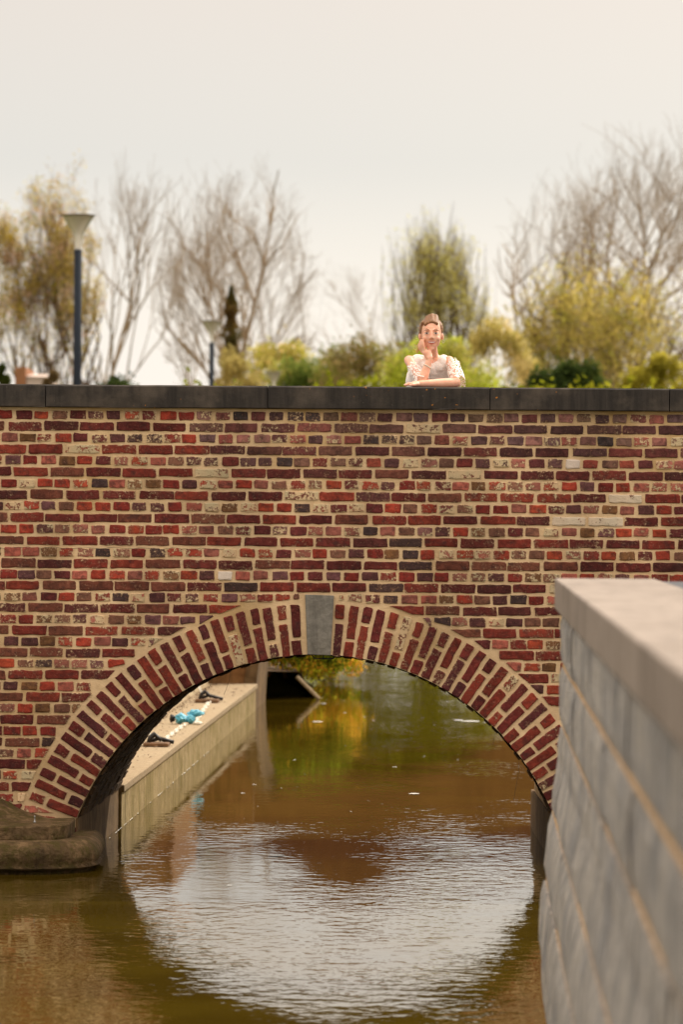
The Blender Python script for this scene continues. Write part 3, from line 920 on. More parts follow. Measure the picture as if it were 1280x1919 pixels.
for zt, zb in zip(ZJ[:-1], ZJ[1:]):
    d = DE
    while d > -1.5:
        L = rr.uniform(.55, 1.25); d0 = max(d - L, -2.0)
        ny, nz = max(4, int((d - d0) / .09)), 5
        V = []
        off = rr.uniform(-.006, .008)
        for i in range(ny + 1):
            y = d - .002 - (d - d0 - .004) * i / ny
            for j in range(nz + 1):
                u = j / nz; z = zt - .011 - (zt - zb - .022) * u
                bord = min(j, nz - j) == 0
                q = mnoise.noise(Vector((y * 5, z * 6, 3 + off * 100))) + .5 * mnoise.noise(Vector((y * 13, z * 15, 7)))
                rel = (-.004 if bord else -.010 - .008 * max(-.6, q)) + off * .6
                V.append((XF(y) + batter(z) + rel, y + (rr.uniform(-.004, .004) if bord else 0), z))
        n = nz + 1
        Fc = [(i * n + j, i * n + j + 1, (i + 1) * n + j + 1, (i + 1) * n + j) for i in range(ny) for j in range(nz)]
        # end faces and back
        b = len(V)
        ring = [i * n for i in range(ny + 1)] + [ny * n + j for j in range(1, n)] + [i * n + nz for i in range(ny - 1, -1, -1)] + [j for j in range(nz - 1, 0, -1)]
        for k in ring: V.append((XF(V[k][1]) + .06, V[k][1], V[k][2]))
        Lr = len(ring)
        Fc += [(ring[k], ring[(k + 1) % Lr], b + (k + 1) % Lr, b + k) for k in range(Lr)]
        mm = MB(); mm.add(V, Fc); mm.build('stone', M['grey_stone'], gw)
        d = d0
m = MB(); m.box(XF(DE) + .02, XF(DE) + .5, DE - .019, DE - .004, -.3, 1.585); m.build('end_face', M['grey_stone'], gw)
# coping slabs
d = DE + .02
while d > -1.5:
    L = 1.25; d0 = d - L
    m = MB()
    xo = (1040 + 1 - 640) * DE / F + GS * (d0 - DE)
    m.box(xo, xo + .365, d0 + .003, d - .003, 1.592, 1.703, GS * (L - .006))
    m.build('coping_slab', M['grey_coping'], gw, bevel=.006, seg=2)
    d = d0
# platform behind
pf = MB(); V = []
xb = (1221 - 640) * DE / F + GS * (-2 - DE) + .004
pf.add([(xb, -2, 1.694), (8, -2, 1.694), (8, DE, 1.694), (xb + GS * (DE + 2), DE, 1.694), (xb, -2, -.5), (8, -2, -.5), (8, DE, -.5), (xb + GS * (DE + 2), DE, -.5)],
       [(0, 1, 2, 3), (3, 2, 6, 7), (1, 5, 6, 2)])
po = pf.build('terrace_paving', M['slate'], kind='structure'); po['label'] = 'dark slate paving behind the pale coping of the grey wall'

# ================================================================ LAMPS
mg, nt, out = newmat('clear_lamp_funnel'); g = NT(nt)
tr = g.new('ShaderNodeBsdfTransparent'); gl = g.new('ShaderNodeBsdfGlossy'); df = g.new('ShaderNodeBsdfDiffuse'); tl = g.new('ShaderNodeBsdfTranslucent')
tr.inputs[0].default_value = (.93, .90, .85, 1); gl.inputs['Roughness'].default_value = .12; gl.inputs[0].default_value = (.8, .77, .72, 1); df.inputs[0].default_value = (.85, .82, .76, 1); tl.inputs[0].default_value = (.85, .82, .76, 1)
lw = g.new('ShaderNodeLayerWeight'); lw.inputs[0].default_value = .35
m1 = g.new('ShaderNodeMixShader'); m2 = g.new('ShaderNodeMixShader'); m3 = g.new('ShaderNodeMixShader')
g.l.new(df.outputs[0], m3.inputs[1]); g.l.new(tl.outputs[0], m3.inputs[2]); m3.inputs[0].default_value = .5
m1.inputs[0].default_value = .55; g.l.new(tr.outputs[0], m1.inputs[1]); g.l.new(m3.outputs[0], m1.inputs[2])
g.l.new(lw.outputs['Facing'], m2.inputs[0]); g.l.new(m1.outputs[0], m2.inputs[1]); g.l.new(gl.outputs[0], m2.inputs[2]); g.l.new(m2.outputs[0], out.inputs[0])
M['funnel'] = mg
M['reflector'] = simple('white_reflector', lin(235, 228, 215), .35, .05, 10)
def lamp(px, ytop, d, label, tilt=0):
    p = W(px, ytop, d); zb = 1.58
    t = thing('street_lamp', label, 'street lamp', (p.x, d, zb), 'funnel street lamps along the path behind the bridge')
    H = p.z - zb; zf = H - .575
    def part(name, prof, mat, n=32, sm=True):
        m = MB(); m.lathe((p.x, d, zb), prof, n); return m.build(name, mat, t, smooth=sm)
    part('pole', [(0, 0), (.064, 0), (.064, zf), (.0, zf)], M['pole'])
    part('base_plate', [(0, .02), (.12, .02), (.12, 0)], M['pole'])
    part('collar', [(.055, zf), (.060, zf + .005), (.060, zf + .02), (.05, zf + .03), (0, zf + .03)], M['steel'])
    part('funnel', [(.050, zf + .02), (.052, zf + .12), (.062, zf + .20), (.085, zf + .27), (.255, zf + .545)], M['funnel'], 40)
    part('reflector', [(.0, zf + .30), (.012, zf + .31), (.06, zf + .44), (.20, zf + .553)], M['reflector'], 40)
    part('lid', [(0, zf + .582), (.20, zf + .580), (.285, zf + .566), (.290, zf + .560), (.285, zf + .554), (0, zf + .554)], M['lid'], 40)
lamp(146, 402, 70, 'tallest grey street lamp with a clear funnel head, at the left behind the bridge')
lamp(397, 601, 113, 'smaller street lamp in front of the big bare tree, second from the left')
lamp(513, 696, 133, 'farthest street lamp of which only the pale funnel head shows above the coping')

# ================================================================ TREES
def prisms(segs, n):
    """segs: array of (p0, p1, r0, r1) -> V, F as numpy"""
    A = np.array([s[0] for s in segs]); B = np.array([s[1] for s in segs]); ra = np.array([s[2] for s in segs]); rb = np.array([s[3] for s in segs])
    t = B - A; t /= np.maximum(1e-9, np.linalg.norm(t, axis=1))[:, None]
    ref = np.where(np.abs(t[:, 2:3]) < .9, np.array([[0, 0, 1.]]), np.array([[1., 0, 0]]))
    u = np.cross(t, ref); u /= np.linalg.norm(u, axis=1)[:, None]; v = np.cross(t, u)
    V = []
    for P, r in ((A, ra), (B, rb)):
        for k in range(n):
            w = 2 * math.pi * k / n
            V.append(P + (u * math.cos(w) + v * math.sin(w)) * r[:, None])
    V = np.stack(V, axis=1).reshape(-1, 3)
    N = len(segs); base = np.arange(N)[:, None] * 2 * n
    Fs = [np.concatenate([base + k, base + (k + 1) % n, base + n + (k + 1) % n, base + n + k], axis=1) for k in range(n)]
    return V, np.stack(Fs, axis=1).reshape(-1, 4)

def npmesh(name, V, Fq):
    me = bpy.data.meshes.new(name)
    me.vertices.add(len(V)); me.vertices.foreach_set('co', V.astype(np.float32).ravel())
    me.loops.add(Fq.size); me.loops.foreach_set('vertex_index', Fq.astype(np.int32).ravel())
    me.polygons.add(len(Fq)); me.polygons.foreach_set('loop_start', np.arange(0, Fq.size, Fq.shape[1], dtype=np.int32))
    me.update(calc_edges=True)
    return me

def leafmesh(name, P, size, cols, rng, along=None, aspect=1.0):
    N = len(P)
    a = rng.normal(size=(N, 3)); 
    if along is not None: a = along + .35 * a * np.linalg.norm(along, axis=1)[:, None]
    a /= np.linalg.norm(a, axis=1)[:, None]
    b = np.cross(a, rng.normal(size=(N, 3))); b /= np.linalg.norm(b, axis=1)[:, None]
    s = (size * rng.uniform(.6, 1.4, N))[:, None]
    a = a * s * aspect; b = b * s
    V = np.stack([P - a, P - b * .6, P + a, P + b * .6], axis=1).reshape(-1, 3)
    me = npmesh(name, V, np.arange(4 * N).reshape(N, 4))
    c = np.concatenate([np.repeat(cols, 4, axis=0), np.ones((4 * N, 1))], axis=1)
    addattr(me, c)
    return me

TK = 2.0
def grow(rng, base, height, env, trunk_r, lean=(0, 0), up=.28, spread=.46, fork=None, start=.15, levels=9, ratio=.82, cap=2600, L0=.17, **_):
    """each limb divides again and again towards the edge of the crown envelope env(p)"""
    out = []; efk = [1.0]
    def limb(p, dv, L, r, r1, lev, n):
        pts = []
        for i in range(n):
            dv = dv + rng.normal(size=3) * .075 + np.array([0, 0, up * .05]); dv /= np.linalg.norm(dv)
            q = p + dv * L / n
            if lev > 0 and not env(q * efk[0]): return p, dv, False, pts
            out.append((p, q, r + (r1 - r) * i / n, r + (r1 - r) * (i + 1) / n, lev)); p = q; pts.append((p, dv))
        return p, dv, True, pts
    b = np.array(base, float)
    cur = []
    for (dx, dy, hh, r_) in (fork or [(lean[0], lean[1], height * .9, trunk_r)]):
        r_ *= TK
        dv = np.array([dx, dy, 1.0]); dv /= np.linalg.norm(dv)
        h0 = hh * start + .6
        p, dv, ok, _p = limb(b, dv, h0, r_, r_ * .85, 0, 4)
        n = 7; p2 = p
        for i in range(n):                 # leader carries side limbs on its way up
            f = i / n
            nd = dv + rng.normal(size=3) * .06 + np.array([dx * .05, 0, .05]); nd /= np.linalg.norm(nd)
            q, dv, ok, _p = limb(p2, nd, (hh - h0) / n, r_ * .85 * (1 - f * .85), r_ * .85 * (1 - (i + 1) / n * .85), 0 if i < 3 else 1, 2)
            p2 = q
            for _k in range(2):
                a = rng.uniform(0, 6.283); s_ = rng.uniform(.55, 1.0) * spread * 2.2
                d2 = np.array([math.cos(a) * s_, math.sin(a) * s_, 1.0 - .2 * s_]); d2 /= np.linalg.norm(d2)
                cur.append((p2, d2, L0 * height * (1.05 - .5 * f) * rng.uniform(.8, 1.2), r_ * .5 * (1 - f * .7), 2))
            if not ok: break
    while cur:
        nxt = []
        if len(cur) > cap:
            idx = rng.choice(len(cur), cap, replace=False); cur = [cur[i] for i in idx]
        ef = rng.uniform(.86, 1.13, len(cur)); ki = -1
        for (p, dv, L, r, lev) in cur:
            ki += 1; efk[0] = ef[ki]
            r1 = max(.0036 * TK, r * .62)
            q, d2, ok, pts = limb(p, dv, L, max(r, .0040 * TK), r1, lev, 3)
            if lev >= levels or not pts: continue
            for _k in range(2 + (rng.random() < .25)):
                at, dd = (q, d2) if (_k < 2 and ok) else pts[rng.integers(0, len(pts))]
                ax = rng.normal(size=3); ax -= dd * ax.dot(dd); ax /= np.linalg.norm(ax)
                an = rng.uniform(.5, 1.2) * spread
                nd = dd * math.cos(an) + ax * math.sin(an) + np.array([0, 0, up * .22]); nd /= np.linalg.norm(nd)
                nxt.append((at, nd, L * ratio * rng.uniform(.8, 1.12), r1, lev + 1))
        cur = nxt
    return out

def make_tree(name, label, cat, base, height, env, trunk_r, seed, leaf=None, twigr=1.0, barkm='greybark', group=None, **kw):
    rng = np.random.default_rng(seed)
    segs = grow(rng, (0, 0, 0), height, lambda q: env(q), trunk_r, **kw)
    t = thing(name, label, cat, base, group)
    big = [s for s in segs if s[4] <= 2]; small = [(s[0], s[1], s[2] * twigr, s[3] * twigr) for s in segs if s[4] > 2]
    V, Fq = prisms(big, 7); link('trunk', npmesh('trunk', V, Fq), M[barkm], t)
    if leaf is None:
        V, Fq = prisms(small, 3); link('crown', npmesh('crown', V, Fq), M[barkm], t)
        return t
    V, Fq = prisms(small, 3); link('twigs', npmesh('twigs', V, Fq), M[barkm], t)
    cnt, size, pal, jit = leaf; size *= TK * .85; jit *= TK
    A = np.array([s[0] for s in small]); B = np.array([s[1] for s in small])
    idx = rng.integers(0, len(small), cnt); u = rng.random((cnt, 1))
    P = A[idx] * (1 - u) + B[idx] * u + rng.normal(size=(cnt, 3)) * jit
    cl = leafcol(P, pal, rng)
    link('crown', leafmesh('crown', P, size, cl, rng), M['leaf'], t)
    return t

def leafcol(P, pal, rng):
    pal = np.array([lin(*c) for c in pal])
    ph = np.sin(P[:, 0] * 1.7 + 1.3 * np.sin(P[:, 2] * 1.9)) + np.sin(P[:, 2] * 2.3 + P[:, 1]) + rng.normal(size=len(P)) * .7
    k = np.clip((ph + 2) / 4 * len(pal), 0, len(pal) - .01).astype(int)
    return pal[k] * rng.uniform(.75, 1.25, (len(P), 1))

def ell(cx, cz, rx, rz, ry=None, pw=2.0):
    ry = ry or rx
    return lambda q: (abs((q[0] - cx) / rx) ** pw + abs(q[1] / ry) ** pw + abs((q[2] - cz) / rz) ** pw) < 1

GZ = 1.55
def base_at(px, d): 
    p = W(px, 720, d); return (p.x, d, GZ)
def hz(y, d): return EYE - (y - HOR) * d / F - GZ       # height above ground of image row y
def px2m(p, d): return p * d / F

def bush(name, label, cat, px, ytop, wpx, d, seed, cnt, size, pal, lobes=7, depth=None, stems=6, along=0.0, group=None, aspect=1.0, base=None, hpx=None, fill=.40, dome=.20):
    rng = np.random.default_rng(seed)
    b = base or base_at(px, d); H = (hz(ytop, d) if hpx is None else hpx); w = px2m(wpx, d) / 2; dp = depth or w * .8
    t = thing(name, label, cat, b, group)
    cs = []
    for i in range(lobes):
        x = (-.78 + 1.56 * (i + .5) / lobes) * w + rng.uniform(-.1, .1) * w
        hh = H * (1 - dome * (abs(x) / w) ** 2) * rng.uniform(.90, 1.0)
        r_ = w * rng.uniform(.24, .40); rz = min(hh * .45, r_ * rng.uniform(1.0, 1.5))
        cs.append((x, rng.uniform(-.5, .5) * dp, hh - rz, r_, rz))
    for i in range(max(2, lobes // 2)):
        x = rng.uniform(-.6, .6) * w; hh = H * (1 - dome * (abs(x) / w) ** 2) * .88
        cs.append((x, rng.uniform(-.4, .4) * dp, hh * .55, w * .42, hh * .45))
    cs.append((0, 0, H * .52, w * .62, H * .46))
    cs = np.array(cs)
    k = rng.integers(0, len(cs), cnt)
    dirs = rng.normal(size=(cnt, 3)); dirs /= np.linalg.norm(dirs, axis=1)[:, None]
    rad = rng.random(cnt) ** .45
    # clumps
    cl = rng.normal(size=(260, 3)); cl /= np.linalg.norm(cl, axis=1)[:, None]
    pickc = cl[rng.integers(0, 260, cnt)]
    dirs = np.where(rng.random((cnt, 1)) < fill, pickc + dirs * .30, dirs)
    P = np.stack([cs[k, 0] + dirs[:, 0] * rad * cs[k, 3], cs[k, 1] + dirs[:, 1] * rad * cs[k, 3], cs[k, 2] + dirs[:, 2] * rad * cs[k, 4]], axis=1)
    P = P[P[:, 2] > 0.02]
    col = leafcol(P, pal, rng)
    al = None
    if along:
        al = np.stack([P[:, 0] * .9, P[:, 1] * .4, np.full(len(P), along * H * .5) - abs(P[:, 0]) * .2], axis=1)
    link('foliage', leafmesh('foliage', P, size, col, rng, al, aspect), M['leaf'], t)
    segs = []
    for i in range(stems):
        p = np.array([rng.uniform(-.25, .25) * w, 0, 0.]); c_ = cs[i % len(cs)]; q = np.array([c_[0], c_[1], c_[2] + c_[4] * .6])
        prev = p
        for j in range(1, 6):
            u = j / 5; pt = p * (1 - u) + q * u + rng.normal(size=3) * .03 * H * .3; segs.append((prev, pt, .035 * H * .25 * (1.1 - u), .035 * H * .25 * (1.0 - .9 * u) + .004)); prev = pt
    V, Fq = prisms(segs, 5); link('stems', npmesh('stems', V, Fq), M['bark'], t)
    return t

YG = [(150, 140, 50), (172, 152, 62), (188, 160, 84), (196, 176, 120)]
# 1  willowy trees far left
for (px, yt, w, ln, sd, lab) in ((12, 372, 120, .05, 31, 'yellow budding tree at the far left edge behind the bridge'), (58, 362, 130, .10, 33, 'dense yellow green budding tree in the middle of the three on the left'), (98, 352, 110, .10, 32, 'tall budding tree leaning right behind the first street lamp')):
    d = 286; H = hz(yt, d); W2 = px2m(w, d) / 2
    make_tree('budding_tree', lab, 'tree', base_at(px, d), H, ell(ln * H * .5, H * .5, W2 * 1.05, H * .52, pw=2.6), .12, sd, (9000, .046, [(196, 172, 84), (206, 184, 76), (212, 184, 134), (176, 170, 56), (222, 188, 160)], .13), 1.0, 'bark', 'budding trees at the left',
              n_main=20, up=.7, spread=.30, cap=1600, start=.05, fork=[(ln - .12, 0, H * .85, .09), (ln, .1, H * .95, .10), (ln + .12, -.05, H * .9, .09), (ln + .04, -.1, H * .6, .07)])
# 2  slender bare tree
d = 296; H = hz(352, d); 
make_tree('bare_tree', 'slender bare tree leaning right between the first and second street lamp', 'tree', base_at(183, d), H, ell(H * .10, H * .55, px2m(118, d), H * .50), .12, 41, None, 1.0, lean=(.09, 0), n_main=26, up=.7, spread=.34, start=.10)
# 3  big bare tree
d = 306; H = hz(318, d)
make_tree('bare_tree', 'big bare tree with wide rounded crown behind the second street lamp', 'tree', base_at(442, d), H, ell(-.05, H * .60, px2m(152, d), H * .43), .17, 52, None, 1.0, n_main=26, up=.28, spread=.46, start=.18,
          fork=[(.03, .1, H * .95, .15), (.24, 0, H * .78, .11), (-.20, .1, H * .75, .10), (-.02, -.2, H * .8, .10), (.42, .1, H * .55, .08), (-.40, 0, H * .55, .08)])
# small pale bare trees between
d = 396; H = hz(488, d)
make_tree('bare_tree', 'small faint bare tree low between the big bare tree and the upright green tree', 'tree', base_at(655, d), H, ell(0, H * .6, px2m(85, d), H * .42), .12, 63, None, 1.0, n_main=20, up=.28, spread=.46, start=.15)
# 4  dark spruce in front of it
def spruce(px, ytop, wpx, d, seed):
    rng = np.random.default_rng(seed); H = hz(ytop, d); w = px2m(wpx, d) * .36
    t = thing('spruce_tree', 'narrow dark spruce in front of the trunk of the big bare tree', 'tree', base_at(px, d))
    N = 5200; h = rng.random(N) ** 1.1; tier = .75 + .25 * np.sin(h * 50); r = w * (1 - h) ** .45 * np.sqrt(rng.random(N)) * tier; a = rng.uniform(0, 6.283, N)
    P = np.stack([r * np.cos(a), r * np.sin(a), H * (.12 + .88 * h) - r * .25], axis=1)
    link('crown', leafmesh('crown', P, .12, leafcol(P, [(112, 87, 49), (126, 103, 53), (87, 80, 44)], rng), rng), M['leaf'], t)
    V, Fq = prisms([((0, 0, 0), (0, 0, H * .98), .10, .02)], 7); link('trunk', npmesh('trunk', V, Fq), M['bark'], t)
spruce(432, 538, 120, 270, 3)
# 6-8 bushes
bush('green_bush', 'low dark green bush to the right of the first street lamp', 'bush', 222, 692, 110, 140, 71, 6000, .070, [(53, 67, 37), (74, 87, 46), (92, 103, 53)])
bush('green_bush', 'small dark bush at the extreme left just above the coping', 'bush', 2, 680, 40, 140, 72, 2500, .070, [(65, 76, 35), (99, 103, 42)])
bush('brown_bush', 'brownish low shrub left of the pole of the first street lamp', 'bush', 102, 690, 60, 141, 73, 2500, .063, [(117, 96, 65), (144, 126, 76)])
bush('ochre_bush', 'ochre yellow bush behind the second street lamp pole', 'bush', 440, 640, 120, 156, 74, 5000, .060, [(176, 156, 92), (190, 174, 108), (158, 146, 78)], dome=.5)
bush('yellow_green_bush', 'yellow green bush around the farthest street lamp', 'bush', 520, 628, 190, 196, 75, 9000, .075, [(200, 186, 92), (176, 172, 78), (214, 190, 120), (150, 150, 70)], dome=.3)
bush('evergreen_bush', 'dark glossy evergreen bush right of the farthest street lamp', 'bush', 600, 636, 220, 176, 76, 12000, .070, [(84, 98, 44), (106, 124, 56), (136, 146, 70), (190, 180, 92)], dome=.25)
bush('brown_bush', 'olive brown bush left of the girl', 'bush', 695, 606, 250, 172, 77, 11000, .065, [(144, 128, 80), (124, 116, 66), (170, 146, 98), (140, 140, 66)], dome=.3, lobes=10)
# 9 upright green trees behind the girl
d = 300
GP = [(216, 208, 116), (226, 216, 134), (200, 196, 100)]
H = hz(437, d)
make_tree('upright_tree', 'upright budding green tree with several stems directly behind the girl', 'tree', base_at(805, d), H, lambda q, H=H, W2=px2m(118, d): 0 < q[2] and (abs(q[0]) / W2) ** 2.2 + (abs(q[1]) / W2) ** 2 + (max(0, q[2] - H * .40) / (H * .60)) ** 2.6 < 1, .12, 81,
          (8000, .048, GP, .09), 1.0, 'bark', None, n_main=26, up=1.2, spread=.20, cap=1100, start=.12,
          fork=[(-.30, 0, H * .80, .09), (-.15, .1, H * .93, .10), (.0, 0, H * .98, .10), (.14, .08, H * .97, .10), (.30, 0, H * .82, .09), (.05, -.15, H * .7, .08)])
bush('lime_bush', 'bright lime green bush immediately behind the girl', 'bush', 815, 612, 270, 160, 82, 13000, .062, [(184, 194, 66), (202, 206, 82), (166, 174, 64), (186, 176, 92)], lobes=9, dome=.30)
bush('twiggy_bush', 'pale twiggy bush between the girl and the round willow', 'bush', 935, 566, 150, 180, 83, 5000, .060, [(206, 190, 120), (184, 170, 96), (220, 200, 140)], along=1.0, aspect=2.0, dome=.45)
# 11 big bare trees right
d = 296; H = hz(286, d)
make_tree('bare_tree', 'tall bare tree with the highest crown near the right edge', 'tree', base_at(1165, d), H, ell(px2m(30, d), H * .62, px2m(165, d), H * .42), .15, 91, None, 1.0, n_main=24, up=.32, spread=.44, start=.22,
          fork=[(-.02, .1, H * .95, .13), (.14, 0, H * .97, .12), (-.16, .1, H * .85, .10), (.25, -.1, H * .9, .11), (.05, -.2, H * .75, .09)])
d = 312; H = hz(352, d)
make_tree('bare_tree', 'wide bare tree rising left of the tallest bare tree over the round willow', 'tree', base_at(1060, d), H, ell(0, H * .66, px2m(128, d), H * .34), .13, 92, None, 1.0, n_main=24, up=.28, spread=.46, start=.25,
          fork=[(.0, .1, H * .92, .11), (.2, 0, H * .85, .10), (-.24, .1, H * .8, .09), (-.4, 0, H * .6, .08)])
d = 288; H = hz(420, d)
make_tree('bare_tree', 'bare tree with a leaning trunk at the right edge in front of the willow', 'tree', base_at(1235, d), H, ell(px2m(30, d), H * .6, px2m(80, d), H * .42), .10, 93, None, 1.0, n_main=20, up=.32, spread=.44, start=.2,
          fork=[(.08, .1, H * .95, .09), (.25, 0, H * .8, .08), (-.12, .1, H * .75, .07)])
# 12 willow dome
d = 276; H = hz(462, d)
make_tree('willow_tree', 'broad rounded yellow green willow on the right behind the bridge', 'tree', base_at(1125, d), H, ell(0, H * .47, px2m(165, d), H * .52, pw=2.2), .14, 95,
          (21000, .050, [(208, 194, 92), (218, 202, 104), (224, 200, 122), (190, 170, 92), (186, 184, 80)], .17), 1.0, 'bark', None, up=.2, spread=.46, cap=2600, start=.08, L0=.16,
          fork=[(0, 0, H * .9, .12), (.25, .1, H * .85, .10), (-.25, 0, H * .85, .10), (.5, -.1, H * .7, .09), (-.5, .1, H * .7, .09), (.1, -.2, H * .6, .08)])
bush('evergreen_bush', 'dark evergreen bush low in front of the round willow', 'bush', 1070, 648, 175, 146, 96, 9000, .070, [(58, 71, 37), (78, 94, 44), (110, 112, 53)])
bush('lime_bush', 'low yellow green bush under the bare trees at the right edge', 'bush', 1225, 640, 150, 148, 97, 6000, .070, [(167, 156, 60), (190, 178, 71), (144, 133, 58)])
# far bushes and hedges on both banks, seen through the arch as reflections
YB = [(210, 200, 40), (226, 210, 60), (222, 170, 56), (150, 160, 40), (96, 108, 30)]
bush('bank_bush', 'yellow and orange leaved bush hanging over the dark culvert', 'bush', 0, 0, 220, 47.5, 101, 9000, .020, YB, base=(-.45, 46.4, .18), hpx=.75, depth=.4)
bush('bank_bush', 'bright yellow green bush at the water edge right beyond the culvert', 'bush', 0, 0, 160, 50, 102, 9000, .020, [(216, 208, 50), (230, 220, 76), (176, 180, 44), (230, 180, 70)], base=(-.20, 49.0, .02), hpx=.6, depth=.8)
bush('bank_bush', 'yellow bush farthest along the gravel bank beyond the culvert', 'bush', 0, 0, 130, 53, 112, 6000, .022, YB, base=(-.12, 53.5, .02), hpx=.6, depth=1.2)
for (x, dd, w, h, sd, lab) in ((-2.6, 90, 480, 4.6, 103, 'green bush on the left bank beyond the far bridge'), (1.6, 100, 480, 5.2, 104, 'broad green bush in the middle beyond the far bridge'), (5.6, 88, 480, 4.6, 105, 'green bush on the right bank beyond the far bridge')):
    bush('waterside_bush', lab, 'bush', 0, 0, w, dd, sd, 12000, .08, [(120, 124, 30), (150, 146, 40), (100, 104, 26)], base=(x, dd, .2), hpx=h, depth=1.5, dome=.1)

# small house at the left
hs = thing('small_house', 'orange brick house glimpsed through the budding trees at the far left', 'house', (W(50, 700, 150).x, 151, GZ))
hx = W(50, 700, 150).x
M['orange'] = simple('orange_brick', lin(150, 104, 72), .9, .12, 3)
M['roof'] = simple('pinkish_roof', lin(200, 180, 168), .8, .08, 3)
m = MB(); m.box(hx - .42, hx - .05, 150, 154, GZ, hz(692, 150) + GZ); m.build('chimney_gable', M['orange'], hs)
m = MB(); m.box(hx - .04, hx + .8, 150.1, 154, GZ, hz(710, 150) + GZ); m.build('wall', M['roof'], hs)
m = MB(); z = hz(710, 150) + GZ
m.add([(hx - .04, 150, z + .002), (hx + .9, 150, z + .002), (hx + .9, 154, z + .002), (hx - .04, 154, z + .002), (hx - .04, 152, z + .15), (hx + .7, 152, z + .15)], [(0, 1, 5, 4), (1, 2, 5), (2, 3, 4, 5), (3, 0, 4)])
m.build('roof', M['roof'], hs)

# floating flecks
m = MB(); rr = random.Random(3)
spots = [(518, 1604, 34), (595, 1353, 24), (740, 1438, 10), (776, 1488, 24), (606, 1319, 14), (700, 1350, 8), (795, 1418, 7), (880, 1352, 40), (860, 1350, 20), (912, 1354, 18), (552, 1425, 8), (477, 1471, 10), (455, 1487, 10), (646, 1336, 8), (683, 1344, 8), (658, 1522, 6), (940, 1650, 8), (640, 1560, 5), (430, 1660, 12)]
for i in range(24): spots.append((rr.uniform(450, 960), rr.uniform(1300, 1580), rr.uniform(2, 5)))
for (px, py, w) in spots:
    x, y = un(px, py); d = EYE * F / (y - HOR); X = (x - 640) * d / F; ww = w * d / F / 2; dl = ww * rr.uniform(.6, 1.2)
    V = [(X + ww * math.cos(a) * rr.uniform(.7, 1.1), d + dl * math.sin(a) * rr.uniform(.7, 1.1), .004) for a in [k * math.pi / 4 for k in range(8)]]
    n0 = len(m.V); m.V += V; m.F.append(tuple(range(n0, n0 + 8)))
fl = m.build('floating_flecks', M['glint_flecks'], kind='stuff'); fl['label'] = 'small white flecks floating on the canal'; fl['category'] = 'flecks'

# ================================================================ THE GIRL
def G(zx, zy, d): return W(700 + zx / 5.818, 570 + zy / 5.818, d)
def tint_skin():
    m, nt, out = newmat('skin'); g = NT(nt); Pn = g.pos()
    c = g.mix(g.step(g.noise(Pn, 30, 4), .35, .65), lin(238, 178, 148), lin(246, 192, 164))
    principled(g, out, c, .5, None, .35, Subsurface_Weight=.25, Subsurface_Scale=.012)
    return m
M['skin'] = tint_skin()
M['hair'] = simple('brown_hair', lin(140, 98, 64), .45, .5, 160, .004)
M['dark'] = simple('dark_iris', (.05, .035, .03), .2, .1)
M['brow'] = simple('eyebrow', lin(150, 102, 78), .7, .1)
M['eyewhite'] = simple('eye_white', (.7, .66, .62), .3, .05)
M['lip'] = simple('lips', lin(206, 112, 100), .4, .1)
M['teeth'] = simple('teeth', (.85, .80, .74), .3, .02)
def lace(name, hole):
    m, nt, out = newmat(name); g = NT(nt); Pn = g.pos()
    vo = g.new('ShaderNodeTexVoronoi', feature='F1'); g.inp(vo, 'Vector', Pn); g.inp(vo, 'Scale', 120.0)
    n = g.noise(Pn, 60, 3)
    p = g.new('ShaderNodeBsdfPrincipled'); g.inp(p, 'Roughness', .8)
    c = g.mix(g.step(vo.outputs['Distance'], .25, .55), lin(255, 252, 248), lin(252, 242, 234)); g.l.new(c, p.inputs['Base Color'])
    g.l.new(g.bump(g.math('ADD', vo.outputs['Distance'], n), .0018), p.inputs['Normal'])
    if hole:
        tr = g.new('ShaderNodeBsdfTransparent'); mx = g.new('ShaderNodeMixShader')
        k = g.step(g.math('ADD', vo.outputs['Distance'], g.math('MULTIPLY', n, .5)), .80, .84)
        g.l.new(k, mx.inputs[0]); g.l.new(p.outputs[0], mx.inputs[1]); g.l.new(tr.outputs[0], mx.inputs[2]); g.l.new(mx.outputs[0], out.inputs[0])
    else: g.l.new(p.outputs[0], out.inputs[0])
    return m
M['lace'] = lace('white_lace', False); M['lace_open'] = lace('open_lace', True)

